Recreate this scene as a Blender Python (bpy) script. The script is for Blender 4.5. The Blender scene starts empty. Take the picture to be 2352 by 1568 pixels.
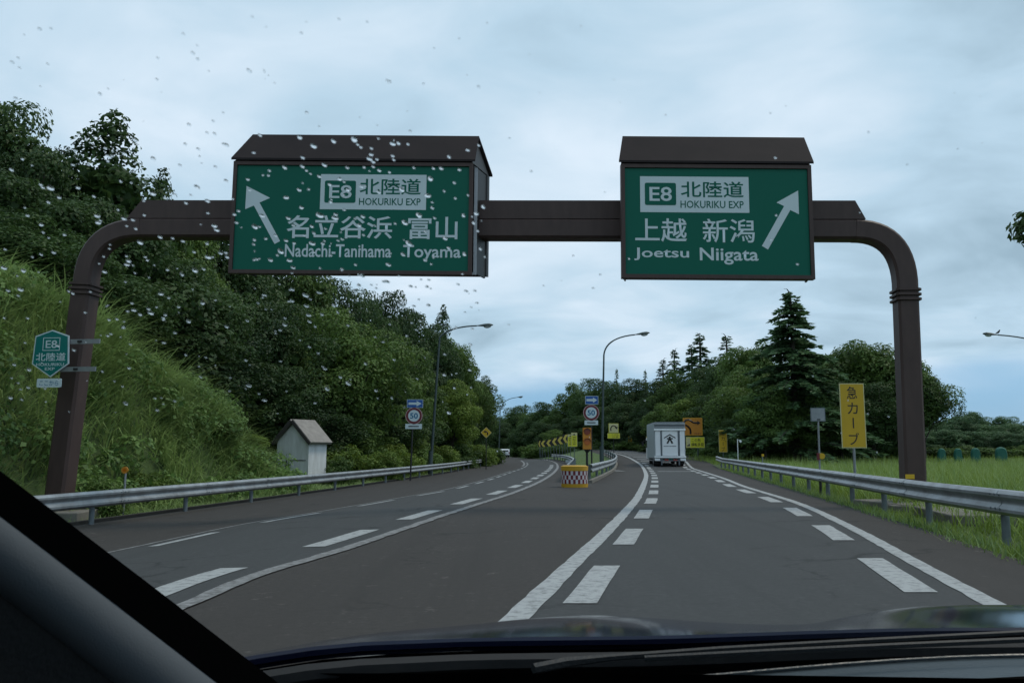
import bpy, math, random
import numpy as np
from mathutils import Vector, Matrix

random.seed(7); RNG = np.random.default_rng(7)
S = bpy.context.scene
C = S.collection
R = math.radians
EYE = 1.25                      # camera height above the road
PITCH = math.atan(250/1960)

# ------------------------------------------------------------------ camera, world, sun, exposure
cd = bpy.data.cameras.new('camera'); cam = bpy.data.objects.new('camera', cd); C.objects.link(cam)
cd.sensor_width = 36; cd.lens = 30.0; cd.clip_start = 0.05; cd.clip_end = 6000
cd.dof.use_dof = True; cd.dof.focus_distance = 24; cd.dof.aperture_fstop = 26
cam.location = (0, 0, EYE); cam.rotation_euler = (math.pi/2 + PITCH, 0, 0)
S.camera = cam
S.render.engine = 'CYCLES'
S.view_settings.view_transform = 'Standard'; S.view_settings.look = 'None'
S.view_settings.gamma = 1; S.view_settings.use_curve_mapping = False
S.view_settings.exposure = 0.0
S.cycles.max_bounces = 8; S.cycles.diffuse_bounces = 3; S.cycles.glossy_bounces = 3
S.cycles.transmission_bounces = 6; S.cycles.transparent_max_bounces = 12
S.cycles.caustics_reflective = False; S.cycles.caustics_refractive = False
S.cycles.sample_clamp_indirect = 4
S.cycles.use_denoising = True

SUN_EL, SUN_AZ = R(58), R(75)   # azimuth clockwise from +Y
SKY_STRENGTH = 0.1
world = bpy.data.worlds.new('World'); S.world = world; world.use_nodes = True
def build_world():
    nt = world.node_tree; N = nt.nodes; L = nt.links
    for n in list(N): N.remove(n)
    out = N.new('ShaderNodeOutputWorld'); bg = N.new('ShaderNodeBackground'); bg.inputs[1].default_value = SKY_STRENGTH
    sky = N.new('ShaderNodeTexSky'); sky.sky_type = 'NISHITA'; sky.sun_disc = False
    sky.sun_elevation = SUN_EL; sky.sun_rotation = SUN_AZ; sky.ozone_density = 5.0; sky.dust_density = 0.2; sky.air_density = 1.3
    tc = N.new('ShaderNodeTexCoord'); sep = N.new('ShaderNodeSeparateXYZ'); L.new(tc.outputs['Generated'], sep.inputs[0])
    def math_(op, a, b=None, c=None):
        n = N.new('ShaderNodeMath'); n.operation = op
        for i, v in enumerate((a, b, c)):
            if v is None: continue
            if hasattr(v, 'links') or hasattr(v, 'node'): L.new(v, n.inputs[i])
            else: n.inputs[i].default_value = v
        return n.outputs[0]
    zc = math_('ADD', math_('MAXIMUM', sep.outputs[2], 0.0), 0.22)
    px = math_('DIVIDE', sep.outputs[0], zc); py = math_('DIVIDE', sep.outputs[1], zc)
    cmb = N.new('ShaderNodeCombineXYZ'); L.new(px, cmb.inputs[0]); L.new(py, cmb.inputs[1]); L.new(math_('MULTIPLY', sep.outputs[2], 0.5), cmb.inputs[2])
    def noise(scale, detail, rough, dist, off):
        mp = N.new('ShaderNodeMapping'); mp.inputs['Location'].default_value = off; mp.inputs['Rotation'].default_value = (0, 0, 0.5)
        mp.inputs['Scale'].default_value = (1.0, 1.25, 1.0)
        L.new(cmb.outputs[0], mp.inputs[0])
        n = N.new('ShaderNodeTexNoise'); n.inputs['Scale'].default_value = scale; n.inputs['Detail'].default_value = detail
        n.inputs['Roughness'].default_value = rough; n.inputs['Distortion'].default_value = dist
        L.new(mp.outputs[0], n.inputs['Vector']); return n.outputs['Fac']
    n1 = noise(0.8, 3, 0.5, 0.4, (3.1, 1.7, 0)); n2 = noise(2.6, 5, 0.52, 0.5, (0.4, 8.2, 0))
    mix = math_('ADD', math_('MULTIPLY', n1, 0.58), math_('MULTIPLY', n2, 0.42))
    rmp = N.new('ShaderNodeValToRGB'); L.new(mix, rmp.inputs[0])
    k = 1.0/SKY_STRENGTH
    el = rmp.color_ramp.elements
    el[0].position = 0.34; el[0].color = (0.36*k/10, 0.50*k/10, 0.61*k/10, 1)
    el[1].position = 0.66; el[1].color = (0.80*k/10, 0.91*k/10, 1.03*k/10, 1)
    e = el.new(0.48); e.color = (0.54*k/10, 0.715*k/10, 0.86*k/10, 1)
    sc = N.new('ShaderNodeVectorMath'); sc.operation = 'SCALE'; sc.inputs[3].default_value = 10.0
    L.new(rmp.outputs[0], sc.inputs[0])
    # the clear strip of sky under the cloud sheet, low over the horizon
    n3 = noise(1.3, 2, 0.5, 0.3, (7, 2, 0))
    lim = math_('ADD', 0.066, math_('MULTIPLY', math_('SUBTRACT', n3, 0.5), 0.12))
    mr = N.new('ShaderNodeMapRange'); mr.interpolation_type = 'SMOOTHSTEP'
    L.new(sep.outputs[2], mr.inputs[0]); L.new(math_('SUBTRACT', lim, 0.03), mr.inputs[1]); L.new(math_('ADD', lim, 0.05), mr.inputs[2])
    mr.inputs[3].default_value = 0.06; mr.inputs[4].default_value = 0.97
    mx = N.new('ShaderNodeMix'); mx.data_type = 'RGBA'
    hz = N.new('ShaderNodeMix'); hz.data_type = 'RGBA'; hz.inputs[0].default_value = 0.68
    L.new(sky.outputs[0], hz.inputs[6]); hz.inputs[7].default_value = (1.5, 4.4, 8.1, 1)      # thin blue air below the cloud sheet
    L.new(mr.outputs[0], mx.inputs[0]); L.new(hz.outputs[2], mx.inputs[6]); L.new(sc.outputs[0], mx.inputs[7])
    L.new(mx.outputs[2], bg.inputs[0]); L.new(bg.outputs[0], out.inputs[0])
build_world()
sd = bpy.data.lights.new('sun', 'SUN'); sd.energy = 1.5; sd.angle = R(14); sd.color = (1, 0.90, 0.76)
sun = bpy.data.objects.new('sun', sd); C.objects.link(sun)
sdir = Vector((math.sin(SUN_AZ)*math.cos(SUN_EL), math.cos(SUN_AZ)*math.cos(SUN_EL), math.sin(SUN_EL)))
sun.rotation_euler = sdir.to_track_quat('Z', 'Y').to_euler(); sun.location = (0, 0, 60)

# ------------------------------------------------------------------ view geometry helpers
def ray(x, y):
    u = (x-1176)/1960; v = (784-y)/1960
    return np.array([u, math.cos(PITCH)-v*math.sin(PITCH), math.sin(PITCH)+v*math.cos(PITCH)])
def at(x, y, Y):
    d = ray(x, y); k = Y/d[1]
    return Vector((d[0]*k, Y, EYE + d[2]*k))
def sm(x, a, b):
    t = np.clip((np.asarray(x, float)-a)/(b-a), 0, 1); return t*t*(3-2*t)
XLY = np.array([-40, 10, 18.3, 26.6, 34.8, 44, 53, 64, 80, 98, 115, 133, 180, 230, 300, 600.])
XLX = np.array([-16, -10.2, -9.2, -8.1, -7.1, -6.1, -5.2, -4.3, -3.45, -2.6, -1.95, -1.6, -4.5, -14, -40, -200.])
def XL(Y): return np.interp(Y, XLY, XLX)
def terr(x, y):
    x = np.asarray(x, float); y = np.asarray(y, float)
    xl = XL(y); s = xl-x
    z = -0.35*(1-sm(x-xl, 1, 8))*(1-sm(y, 110, 165))
    hc = np.interp(y, [-40, 15, 25, 30, 35, 40, 46, 300], [6.2, 6.2, 5.9, 4.8, 3.1, 1.6, 0.3, 0])
    z = z + hc*sm(s, 2.3, 5.9)
    z = z + np.clip(0.34*np.maximum(0, s-7.5), 0, 15)*(1-0.45*sm(y, 45, 140))
    z = z + 0.022*np.clip(y-60, 0, 90)*sm(x, 4, 12)
    return z
def tz(x, y): return float(terr(x, y))
def G(x, y):
    d = ray(x, y); d = d/d[1]
    prev = 2.0
    Y = 2.0
    f = lambda Y: EYE + d[2]*Y - tz(d[0]*Y, Y)
    while Y < 400 and f(Y) > 0: prev = Y; Y *= 1.03
    a, b = prev, Y
    for _ in range(40):
        m = (a+b)/2
        if f(m) > 0: a = m
        else: b = m
    return Vector((d[0]*a, a, tz(d[0]*a, a)))
class Path:
    """x as a smooth function of y along the road"""
    def __init__(s, pts):
        p = np.array([(q[0], q[1]) for q in pts]); p = p[np.argsort(p[:, 1])]
        P = np.vstack([2*p[0]-p[1], p, 2*p[-1]-p[-2]]); o = []
        for i in range(1, len(P)-2):
            for t in np.linspace(0, 1, 12, endpoint=False):
                a, b, c, d = P[i-1:i+3]
                o.append(0.5*((2*b)+(-a+c)*t+(2*a-5*b+4*c-d)*t*t+(-a+3*b-3*c+d)*t**3))
        o.append(p[-1]); o = np.array(o); o = o[np.argsort(o[:, 1])]
        s.X, s.Y = o[:, 0], o[:, 1]
        s.k0 = (p[1, 0]-p[0, 0])/(p[1, 1]-p[0, 1]); s.k1 = (p[-1, 0]-p[-2, 0])/(p[-1, 1]-p[-2, 1])
    def __call__(s, y):
        y = np.asarray(y, float)
        r = np.interp(y, s.Y, s.X)
        r = np.where(y < s.Y[0], s.X[0]+(y-s.Y[0])*s.k0, r)
        return np.where(y > s.Y[-1], s.X[-1]+(y-s.Y[-1])*s.k1, r)
def gp(pts): return Path([G(*p) for p in pts])

# ------------------------------------------------------------------ mesh helpers
class MB:
    def __init__(s): s.v = []; s.f = []; s.m = []; s.mi = 0
    def add(s, vs, fs):
        n = len(s.v); s.v += [tuple(v) for v in vs]
        for f in fs: s.f.append(tuple(n+i for i in f)); s.m.append(s.mi)
    def box(s, c, d, rz=0, bev=0.0, rx=0):
        x, y, z = d[0]/2, d[1]/2, d[2]/2
        M = Matrix.Translation(c) @ Matrix.Rotation(rz, 4, 'Z') @ Matrix.Rotation(rx, 4, 'X')
        if bev <= 0:
            vs = [M @ Vector((a*x, b*y, e*z)) for a in (-1, 1) for b in (-1, 1) for e in (-1, 1)]
            s.add(vs, [(0, 1, 3, 2), (4, 6, 7, 5), (0, 4, 5, 1), (2, 3, 7, 6), (0, 2, 6, 4), (1, 5, 7, 3)])
        else:
            import bmesh
            bm = bmesh.new(); bmesh.ops.create_cube(bm, size=1)
            for v in bm.verts: v.co = Vector((v.co.x*d[0], v.co.y*d[1], v.co.z*d[2]))
            bmesh.ops.bevel(bm, geom=bm.edges[:], offset=min(bev, min(d)*0.45), segments=2, profile=0.5, affect='EDGES')
            bm.verts.index_update()
            s.add([M @ v.co for v in bm.verts], [[v.index for v in f.verts] for f in bm.faces]); bm.free()
    def tube(s, pts, r, n=8, cap=True, rect=None, ref=None, roll=0.0):
        """sweep along pts; r radius or list; rect=(w,d) sweeps a rectangle whose first axis follows ref"""
        pts = [Vector(p) for p in pts]; k = len(pts)
        rs = r if isinstance(r, (list, tuple)) else [r]*k
        rings = []; side = None
        for i, p in enumerate(pts):
            t = (pts[min(i+1, k-1)]-pts[max(i-1, 0)]).normalized()
            if side is None:
                a = Vector(ref) if ref else (Vector((0, 0, 1)) if abs(t.z) < .9 else Vector((1, 0, 0)))
                side = (a - t*a.dot(t)).normalized()
            else:
                if ref:
                    a = Vector(ref); q = (a - t*a.dot(t))
                    side = q.normalized() if q.length > .05 else side
                else: side = (side - t*side.dot(t)).normalized()
            up = t.cross(side); rg = []
            if rect:
                w, d = rect[0]/2*rs[i], rect[1]/2*rs[i]; c = min(w, d)*0.22
                for a, b in ((w-c, d), (-w+c, d), (-w, d-c), (-w, -d+c), (-w+c, -d), (w-c, -d), (w, -d+c), (w, d-c)):
                    rg.append(p + side*a + up*b)
            else:
                for j in range(n):
                    an = 2*math.pi*j/n + roll; rg.append(p + (side*math.cos(an)+up*math.sin(an))*rs[i])
            rings.append(rg)
        n = len(rings[0]); vs = [v for q in rings for v in q]; fs = []
        for i in range(k-1):
            for j in range(n):
                fs.append((i*n+j, i*n+(j+1) % n, (i+1)*n+(j+1) % n, (i+1)*n+j))
        if cap: fs.append(tuple(range(n))[::-1]); fs.append(tuple((k-1)*n+j for j in range(n)))
        s.add(vs, fs)
    def cyl(s, c, r, h, n=16, r2=None, axis='Z'):
        d = {'Z': Vector((0, 0, 1)), 'Y': Vector((0, 1, 0)), 'X': Vector((1, 0, 0))}[axis]
        s.tube([Vector(c)-d*h/2, Vector(c)+d*h/2], [r, r if r2 is None else r2], n)
    def prism(s, poly, y0, y1):
        """poly in (x,z), extruded along y"""
        n = len(poly); vs = [(a, y0, b) for a, b in poly]+[(a, y1, b) for a, b in poly]
        fs = [tuple(range(n)), tuple(range(n, 2*n))[::-1]]+[(i, n+i, n+(i+1) % n, (i+1) % n) for i in range(n)]
        s.add(vs, fs)
    def mesh(s, name, mats, smooth=False):
        me = bpy.data.meshes.new(name); me.from_pydata(s.v, [], s.f)
        for m in (mats if isinstance(mats, (list, tuple)) else [mats]): me.materials.append(m)
        if any(s.m): me.polygons.foreach_set('material_index', s.m)
        if smooth:
            me.polygons.foreach_set('use_smooth', [True]*len(s.f))
            try: me.set_sharp_from_angle(angle=R(40))
            except Exception: pass
        import bmesh
        bm = bmesh.new(); bm.from_mesh(me); bmesh.ops.recalc_face_normals(bm, faces=bm.faces); bm.to_mesh(me); bm.free()
        return me
def link(name, me, parent=None, loc=None, rot=None):
    o = bpy.data.objects.new(name, me); C.objects.link(o)
    if parent is not None: o.parent = parent
    if loc is not None: o.location = loc
    if rot is not None: o.rotation_euler = rot
    return o
def part(name, mb, mat, parent, smooth=False): return link(name, mb.mesh(name, mat, smooth), parent)
def tag(o, label=None, cat=None, group=None, kind=None):
    if label: o['label'] = label
    if cat: o['category'] = cat
    if group: o['group'] = group
    if kind: o['kind'] = kind
    return o
def thing(name, label, cat, loc=(0, 0, 0), rz=0.0, group=None):
    o = bpy.data.objects.new(name, None); C.objects.link(o); o.location = loc; o.rotation_euler = (0, 0, rz)
    o.empty_display_size = 0.2
    return tag(o, label, cat, group)
def np_mesh(name, V, F, mat, smooth=False):
    """F: (n,k) int array of one face size"""
    me = bpy.data.meshes.new(name); k = F.shape[1]
    me.vertices.add(len(V)); me.vertices.foreach_set('co', np.asarray(V, np.float32).ravel())
    me.loops.add(F.size); me.loops.foreach_set('vertex_index', F.astype(np.int32).ravel())
    me.polygons.add(len(F)); me.polygons.foreach_set('loop_start', np.arange(0, F.size, k, dtype=np.int32))
    me.polygons.foreach_set('loop_total', np.full(len(F), k, np.int32))
    if smooth: me.polygons.foreach_set('use_smooth', np.ones(len(F), bool))
    me.update(calc_edges=True); me.materials.append(mat); return me

# ------------------------------------------------------------------ materials
def nodes_of(name):
    m = bpy.data.materials.new(name); m.use_nodes = True
    return m, m.node_tree.nodes, m.node_tree.links, m.node_tree.nodes['Principled BSDF']
def mat(name, col, rough=0.6, metal=0.0, col2=None, scale=6.0, amount=0.5, bump=0.0, bscale=None, spec=0.5, coat=0.0, stretch=None, detail=4):
    m, N, L, P = nodes_of(name)
    P.inputs['Roughness'].default_value = rough; P.inputs['Metallic'].default_value = metal
    P.inputs['Specular IOR Level'].default_value = spec; P.inputs['Coat Weight'].default_value = coat
    P.inputs['Coat Roughness'].default_value = 0.03
    tc = N.new('ShaderNodeTexCoord'); mp = N.new('ShaderNodeMapping'); L.new(tc.outputs['Object'], mp.inputs[0])
    if stretch: mp.inputs['Scale'].default_value = stretch
    n = N.new('ShaderNodeTexNoise'); n.inputs['Scale'].default_value = scale; n.inputs['Detail'].default_value = detail
    n.inputs['Roughness'].default_value = 0.6
    L.new(mp.outputs[0], n.inputs['Vector'])
    c2 = col2 or tuple(c*0.75 for c in col)
    rp = N.new('ShaderNodeValToRGB'); rp.color_ramp.elements[0].position = 0.5-amount/2; rp.color_ramp.elements[1].position = 0.5+amount/2
    rp.color_ramp.elements[0].color = (*c2, 1); rp.color_ramp.elements[1].color = (*col, 1)
    L.new(n.outputs['Fac'], rp.inputs[0]); L.new(rp.outputs[0], P.inputs['Base Color'])
    if bump:
        b = N.new('ShaderNodeBump'); b.inputs['Strength'].default_value = bump; b.inputs['Distance'].default_value = 0.01
        n2 = N.new('ShaderNodeTexNoise'); n2.inputs['Scale'].default_value = bscale or scale*6; n2.inputs['Detail'].default_value = 3
        L.new(mp.outputs[0], n2.inputs['Vector']); L.new(n2.outputs['Fac'], b.inputs['Height']); L.new(b.outputs[0], P.inputs['Normal'])
    return m
def leafmat(name, dark, light, trans=0.35, scale=0.35, rough=0.55):
    m, N, L, P = nodes_of(name)
    out = N['Material Output']; P.inputs['Roughness'].default_value = rough; P.inputs['Specular IOR Level'].default_value = 0.28
    oi = N.new('ShaderNodeObjectInfo'); geo = N.new('ShaderNodeNewGeometry')
    n = N.new('ShaderNodeTexNoise'); n.inputs['Scale'].default_value = scale; n.inputs['Detail'].default_value = 3
    L.new(geo.outputs['Position'], n.inputs['Vector'])
    ad = N.new('ShaderNodeMath'); ad.operation = 'MULTIPLY_ADD'; L.new(geo.outputs['Random Per Island'], ad.inputs[0]); ad.inputs[1].default_value = 0.30
    L.new(n.outputs['Fac'], ad.inputs[2])
    ad2 = N.new('ShaderNodeMath'); ad2.operation = 'MULTIPLY_ADD'; L.new(oi.outputs['Random'], ad2.inputs[0]); ad2.inputs[1].default_value = 0.35; L.new(ad.outputs[0], ad2.inputs[2])
    rp = N.new('ShaderNodeValToRGB'); rp.color_ramp.elements[0].position = 0.45; rp.color_ramp.elements[1].position = 1.1
    rp.color_ramp.elements[1].position = 1.0
    rp.color_ramp.elements[0].color = (*dark, 1); rp.color_ramp.elements[1].color = (*light, 1)
    L.new(ad2.outputs[0], rp.inputs[0]); L.new(rp.outputs[0], P.inputs['Base Color'])
    t = N.new('ShaderNodeBsdfTranslucent'); L.new(rp.outputs[0], t.inputs[0])
    mx = N.new('ShaderNodeMixShader'); mx.inputs[0].default_value = trans
    L.new(P.outputs[0], mx.inputs[1]); L.new(t.outputs[0], mx.inputs[2]); L.new(mx.outputs[0], out.inputs[0])
    return m
def asphalt(name, base, base2, patch, crack=0.22):
    m, N, L, P = nodes_of(name)
    P.inputs['Roughness'].default_value = 0.85; P.inputs['Specular IOR Level'].default_value = 0.3
    tc = N.new('ShaderNodeTexCoord')
    def noise(sc, det, rough=0.6, stretch=None):
        n = N.new('ShaderNodeTexNoise'); n.inputs['Scale'].default_value = sc; n.inputs['Detail'].default_value = det; n.inputs['Roughness'].default_value = rough
        if stretch:
            mp = N.new('ShaderNodeMapping'); mp.inputs['Scale'].default_value = stretch; mp.inputs['Rotation'].default_value = (0, 0, 0.2)
            L.new(tc.outputs['Object'], mp.inputs[0]); L.new(mp.outputs[0], n.inputs['Vector'])
        else: L.new(tc.outputs['Object'], n.inputs['Vector'])
        return n.outputs['Fac']
    def mix(f, a, b):
        x = N.new('ShaderNodeMix'); x.data_type = 'RGBA'; L.new(f, x.inputs[0])
        for i, q in ((6, a), (7, b)):
            if isinstance(q, tuple): x.inputs[i].default_value = (*q, 1)
            else: L.new(q, x.inputs[i])
        return x.outputs[2]
    def ramp(f, a, b):
        r = N.new('ShaderNodeMapRange'); L.new(f, r.inputs[0]); r.inputs[1].default_value = a; r.inputs[2].default_value = b; return r.outputs[0]
    c = mix(ramp(noise(1.2, 4, 0.6, (1.6, 0.12, 1)), 0.35, 0.65), base, base2)
    c = mix(ramp(noise(0.6, 9, 0.72), 0.56, 0.70), c, patch)
    m2 = noise(14, 6, 0.8); c = mix(ramp(m2, 0.40, 0.62), tuple(v*0.66 for v in base), c)
    g = noise(60, 3, 0.8); c = mix(ramp(g, 0.3, 0.8), tuple(v*0.72 for v in base), c)
    sp = N.new('ShaderNodeTexVoronoi'); sp.inputs['Scale'].default_value = 70; L.new(tc.outputs['Object'], sp.inputs['Vector'])
    c = mix(ramp(sp.outputs['Distance'], 0.16, 0.05), c, tuple(min(1, v*2.0) for v in base))
    wn = N.new('ShaderNodeTexNoise'); wn.inputs['Scale'].default_value = 1.3; wn.inputs['Detail'].default_value = 5; L.new(tc.outputs['Object'], wn.inputs['Vector'])
    va = N.new('ShaderNodeVectorMath'); va.operation = 'MULTIPLY_ADD'; L.new(wn.outputs['Color'], va.inputs[0]); va.inputs[1].default_value = (1.6, 1.6, 0); L.new(tc.outputs['Object'], va.inputs[2])
    vc = N.new('ShaderNodeTexVoronoi'); vc.feature = 'DISTANCE_TO_EDGE'; vc.inputs['Scale'].default_value = crack; L.new(va.outputs[0], vc.inputs['Vector'])
    k_ = N.new('ShaderNodeMath'); k_.operation = 'MULTIPLY'; L.new(ramp(vc.outputs['Distance'], 0.012, 0.002), k_.inputs[0]); L.new(ramp(noise(0.35, 3), 0.46, 0.60), k_.inputs[1])
    c = mix(k_.outputs[0], c, tuple(v*0.35 for v in base))
    c = mix(ramp(noise(0.9, 5, 0.65, (1.9, 0.06, 1)), 0.54, 0.66), c, tuple(v*0.70 for v in base))
    c = mix(ramp(noise(3.5, 8, 0.8), 0.60, 0.72), c, tuple(v*1.6 for v in patch))
    L.new(c, P.inputs['Base Color'])
    b = N.new('ShaderNodeBump'); b.inputs['Strength'].default_value = 0.5; b.inputs['Distance'].default_value = 0.006
    L.new(g, b.inputs['Height']); L.new(b.outputs[0], P.inputs['Normal'])
    return m
def paint(name, col, worn, lo=0.52, hi=0.7):
    m, N, L, P = nodes_of(name); P.inputs['Roughness'].default_value = 0.7
    tc = N.new('ShaderNodeTexCoord')
    n = N.new('ShaderNodeTexNoise'); n.inputs['Scale'].default_value = 9; n.inputs['Detail'].default_value = 8; n.inputs['Roughness'].default_value = 0.75
    L.new(tc.outputs['Object'], n.inputs['Vector'])
    rp = N.new('ShaderNodeValToRGB'); rp.color_ramp.elements[0].position = lo; rp.color_ramp.elements[1].position = hi
    rp.color_ramp.elements[0].color = (*col, 1); rp.color_ramp.elements[1].color = (*worn, 1)
    L.new(n.outputs['Fac'], rp.inputs[0]); L.new(rp.outputs[0], P.inputs['Base Color']); return m

M = dict(
    shoulder=asphalt('shoulder_asphalt', (0.048, 0.042, 0.038), (0.066, 0.058, 0.053), (0.10, 0.09, 0.081)),
    lane=asphalt('lane_asphalt', (0.058, 0.060, 0.061), (0.080, 0.082, 0.083), (0.052, 0.052, 0.052)),
    paint=paint('road_paint', (0.34, 0.35, 0.35), (0.10, 0.10, 0.10), 0.47, 0.70),
    worn=paint('worn_paint', (0.24, 0.24, 0.24), (0.075, 0.07, 0.066), 0.40, 0.62),
    ground=mat('soil_and_turf', (0.055, 0.095, 0.018), 0.95, col2=(0.030, 0.050, 0.014), scale=0.7, bump=0.6, bscale=5),
    gore=mat('mown_turf', (0.075, 0.125, 0.028), 0.95, col2=(0.05, 0.085, 0.02), scale=1.2, bump=0.6, bscale=8),
    brown=mat('brown_paint', (0.080, 0.050, 0.044), 0.55, spec=.3, col2=(0.055, 0.035, 0.031), scale=2.6, amount=0.5, detail=7, stretch=(2.2, 2.2, .6), bump=0.1),
    roofing=mat('dark_roof_sheet', (0.034, 0.026, 0.026), 0.75, spec=.12, col2=(0.022, 0.018, 0.019), scale=1.5, amount=0.7),
    dark=mat('dark_steel', (0.016, 0.016, 0.018), 0.5),
    alu=mat('weathered_aluminium', (0.34, 0.35, 0.36), 0.45, 0.6, col2=(0.24, 0.25, 0.27), scale=4, bump=0.05),
    galv=mat('galvanised_steel', (0.40, 0.43, 0.45), 0.45, 0.6, col2=(0.21, 0.21, 0.21), scale=2.6, amount=0.45, detail=8, stretch=(1, 1, 1), bump=0.06),
    postgrey=mat('grey_post_paint', (0.17, 0.20, 0.22), 0.5, 0.3, col2=(0.11, 0.13, 0.14), scale=5),
    signgreen=mat('sign_green', (0.0, 0.115, 0.072), 0.5, spec=.2, col2=(0.0, 0.105, 0.072), scale=0.8, amount=0.8),
    signwhite=mat('sign_white', (0.60, 0.68, 0.70), 0.45, col2=(0.52, 0.60, 0.62), scale=1.2, amount=0.8),
    teal=mat('sign_teal', (0.0, 0.17, 0.15), 0.4, col2=(0.0, 0.15, 0.13)),
    yellow=mat('sign_yellow', (0.66, 0.40, 0.01), 0.5, col2=(0.58, 0.35, 0.01), scale=2, amount=0.8),
    lemon=mat('sign_lemon', (0.72, 0.68, 0.03), 0.5, col2=(0.64, 0.60, 0.03), scale=2),
    chevron=mat('chevron_yellow', (0.72, 0.56, 0.10), 0.5),
    cream=mat('sign_cream', (0.70, 0.64, 0.34), 0.5),
    orange=mat('sign_orange', (0.62, 0.25, 0.02), 0.5, col2=(0.50, 0.19, 0.015), scale=2),
    orangelens=mat('amber_lens', (0.62, 0.16, 0.01), 0.2, col2=(0.5, 0.12, 0.01)),
    redlens=mat('red_lens', (0.30, 0.05, 0.01), 0.2),
    black=mat('sign_black', (0.014, 0.012, 0.013), 0.5),
    blue=mat('sign_blue', (0.015, 0.10, 0.36), 0.4, col2=(0.012, 0.085, 0.31)),
    bluetext=mat('numeral_blue', (0.02, 0.17, 0.32), 0.4),
    maroon=mat('ring_maroon', (0.15, 0.012, 0.02), 0.4),
    pink=mat('ring_edge', (0.55, 0.36, 0.36), 0.4),
    white=mat('white_paint', (0.82, 0.83, 0.84), 0.4, col2=(0.74, 0.75, 0.76), scale=1.4, amount=0.8),
    truckgrey=mat('grey_paint', (0.13, 0.15, 0.17), 0.45),
    truckside=mat('pale_grey_panel', (0.40, 0.44, 0.46), 0.45, col2=(0.34, 0.38, 0.40)),
    rubber=mat('rubber', (0.012, 0.012, 0.013), 0.8, bump=0.2),
    glassdark=mat('dark_glass', (0.01, 0.012, 0.014), 0.08, spec=0.6),
    tail=mat('tail_lamp', (0.42, 0.05, 0.04), 0.2, col2=(0.36, 0.10, 0.08)),
    concrete=mat('weathered_concrete', (0.22, 0.20, 0.175), 0.9, col2=(0.11, 0.105, 0.085), scale=2.5, amount=0.6, bump=0.4, bscale=30),
    hutwall=mat('hut_white_wall', (0.76, 0.77, 0.78), 0.8, col2=(0.48, 0.48, 0.47), scale=2.4, amount=0.5, detail=8, stretch=(1.6, 1.6, .35)),
    hutroof=mat('hut_roof_slab', (0.30, 0.275, 0.25), 0.85, col2=(0.20, 0.18, 0.165), scale=4, bump=0.4),
    huttrim=mat('hut_dark_trim', (0.055, 0.047, 0.045), 0.7),
    lampsteel=mat('lamp_steel', (0.060, 0.085, 0.085), 0.5, 0.2),
    lampglass=mat('lamp_lens', (0.55, 0.60, 0.62), 0.15),
    cushion=mat('cushion_yellow', (0.62, 0.36, 0.02), 0.5, col2=(0.52, 0.29, 0.02), scale=2, amount=0.7),
    checkred=mat('check_red', (0.17, 0.012, 0.02), 0.4), checkwhite=mat('check_white', (0.62, 0.58, 0.60), 0.4),
    net=mat('teal_netting', (0.012, 0.125, 0.085), 0.7, col2=(0.008, 0.075, 0.055), scale=6, amount=0.7, bump=0.4),
    bark=mat('bark', (0.060, 0.048, 0.038), 0.95, col2=(0.032, 0.026, 0.022), scale=5, stretch=(3, 3, .5), bump=0.8),
    leafA=leafmat('broadleaf_green', (0.022, 0.052, 0.012), (0.120, 0.195, 0.044)),
    leafB=leafmat('deep_green_leaf', (0.014, 0.036, 0.012), (0.066, 0.120, 0.034)),
    leafC=leafmat('yellow_green_leaf', (0.065, 0.115, 0.020), (0.18, 0.26, 0.045)),
    vine=leafmat('vine_leaf', (0.06, 0.125, 0.03), (0.23, 0.36, 0.10), 0.35, scale=.8),
    needle=leafmat('needle_green', (0.030, 0.070, 0.034), (0.105, 0.185, 0.078), 0.3),
    tallgrass=leafmat('tall_grass', (0.085, 0.155, 0.045), (0.31, 0.42, 0.15), 0.35, scale=0.6),
    fieldgrass=leafmat('field_grass', (0.085, 0.15, 0.025), (0.22, 0.31, 0.055), 0.35, scale=0.4),
    carpaint=mat('car_blue_black_paint', (0.006, 0.008, 0.024), 0.10, 0.0, col2=(0.005, 0.007, 0.020), spec=.22),
    carplastic=mat('car_black_plastic', (0.014, 0.016, 0.018), 0.55, spec=.3, bump=0.15, bscale=220),
    carblack=mat('car_black_frit', (0.002, 0.002, 0.002), 0.8, spec=.04),
    cowl=mat('cowl_plastic', (0.040, 0.054, 0.062), 0.38, bump=0.12, bscale=160),
    trim=mat('pillar_trim_cloth', (0.135, 0.15, 0.165), 0.9, col2=(0.115, 0.13, 0.145), scale=4, bump=0.05, bscale=500),
    bird=mat('bird_feather', (0.02, 0.022, 0.025), 0.6),
)

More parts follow.
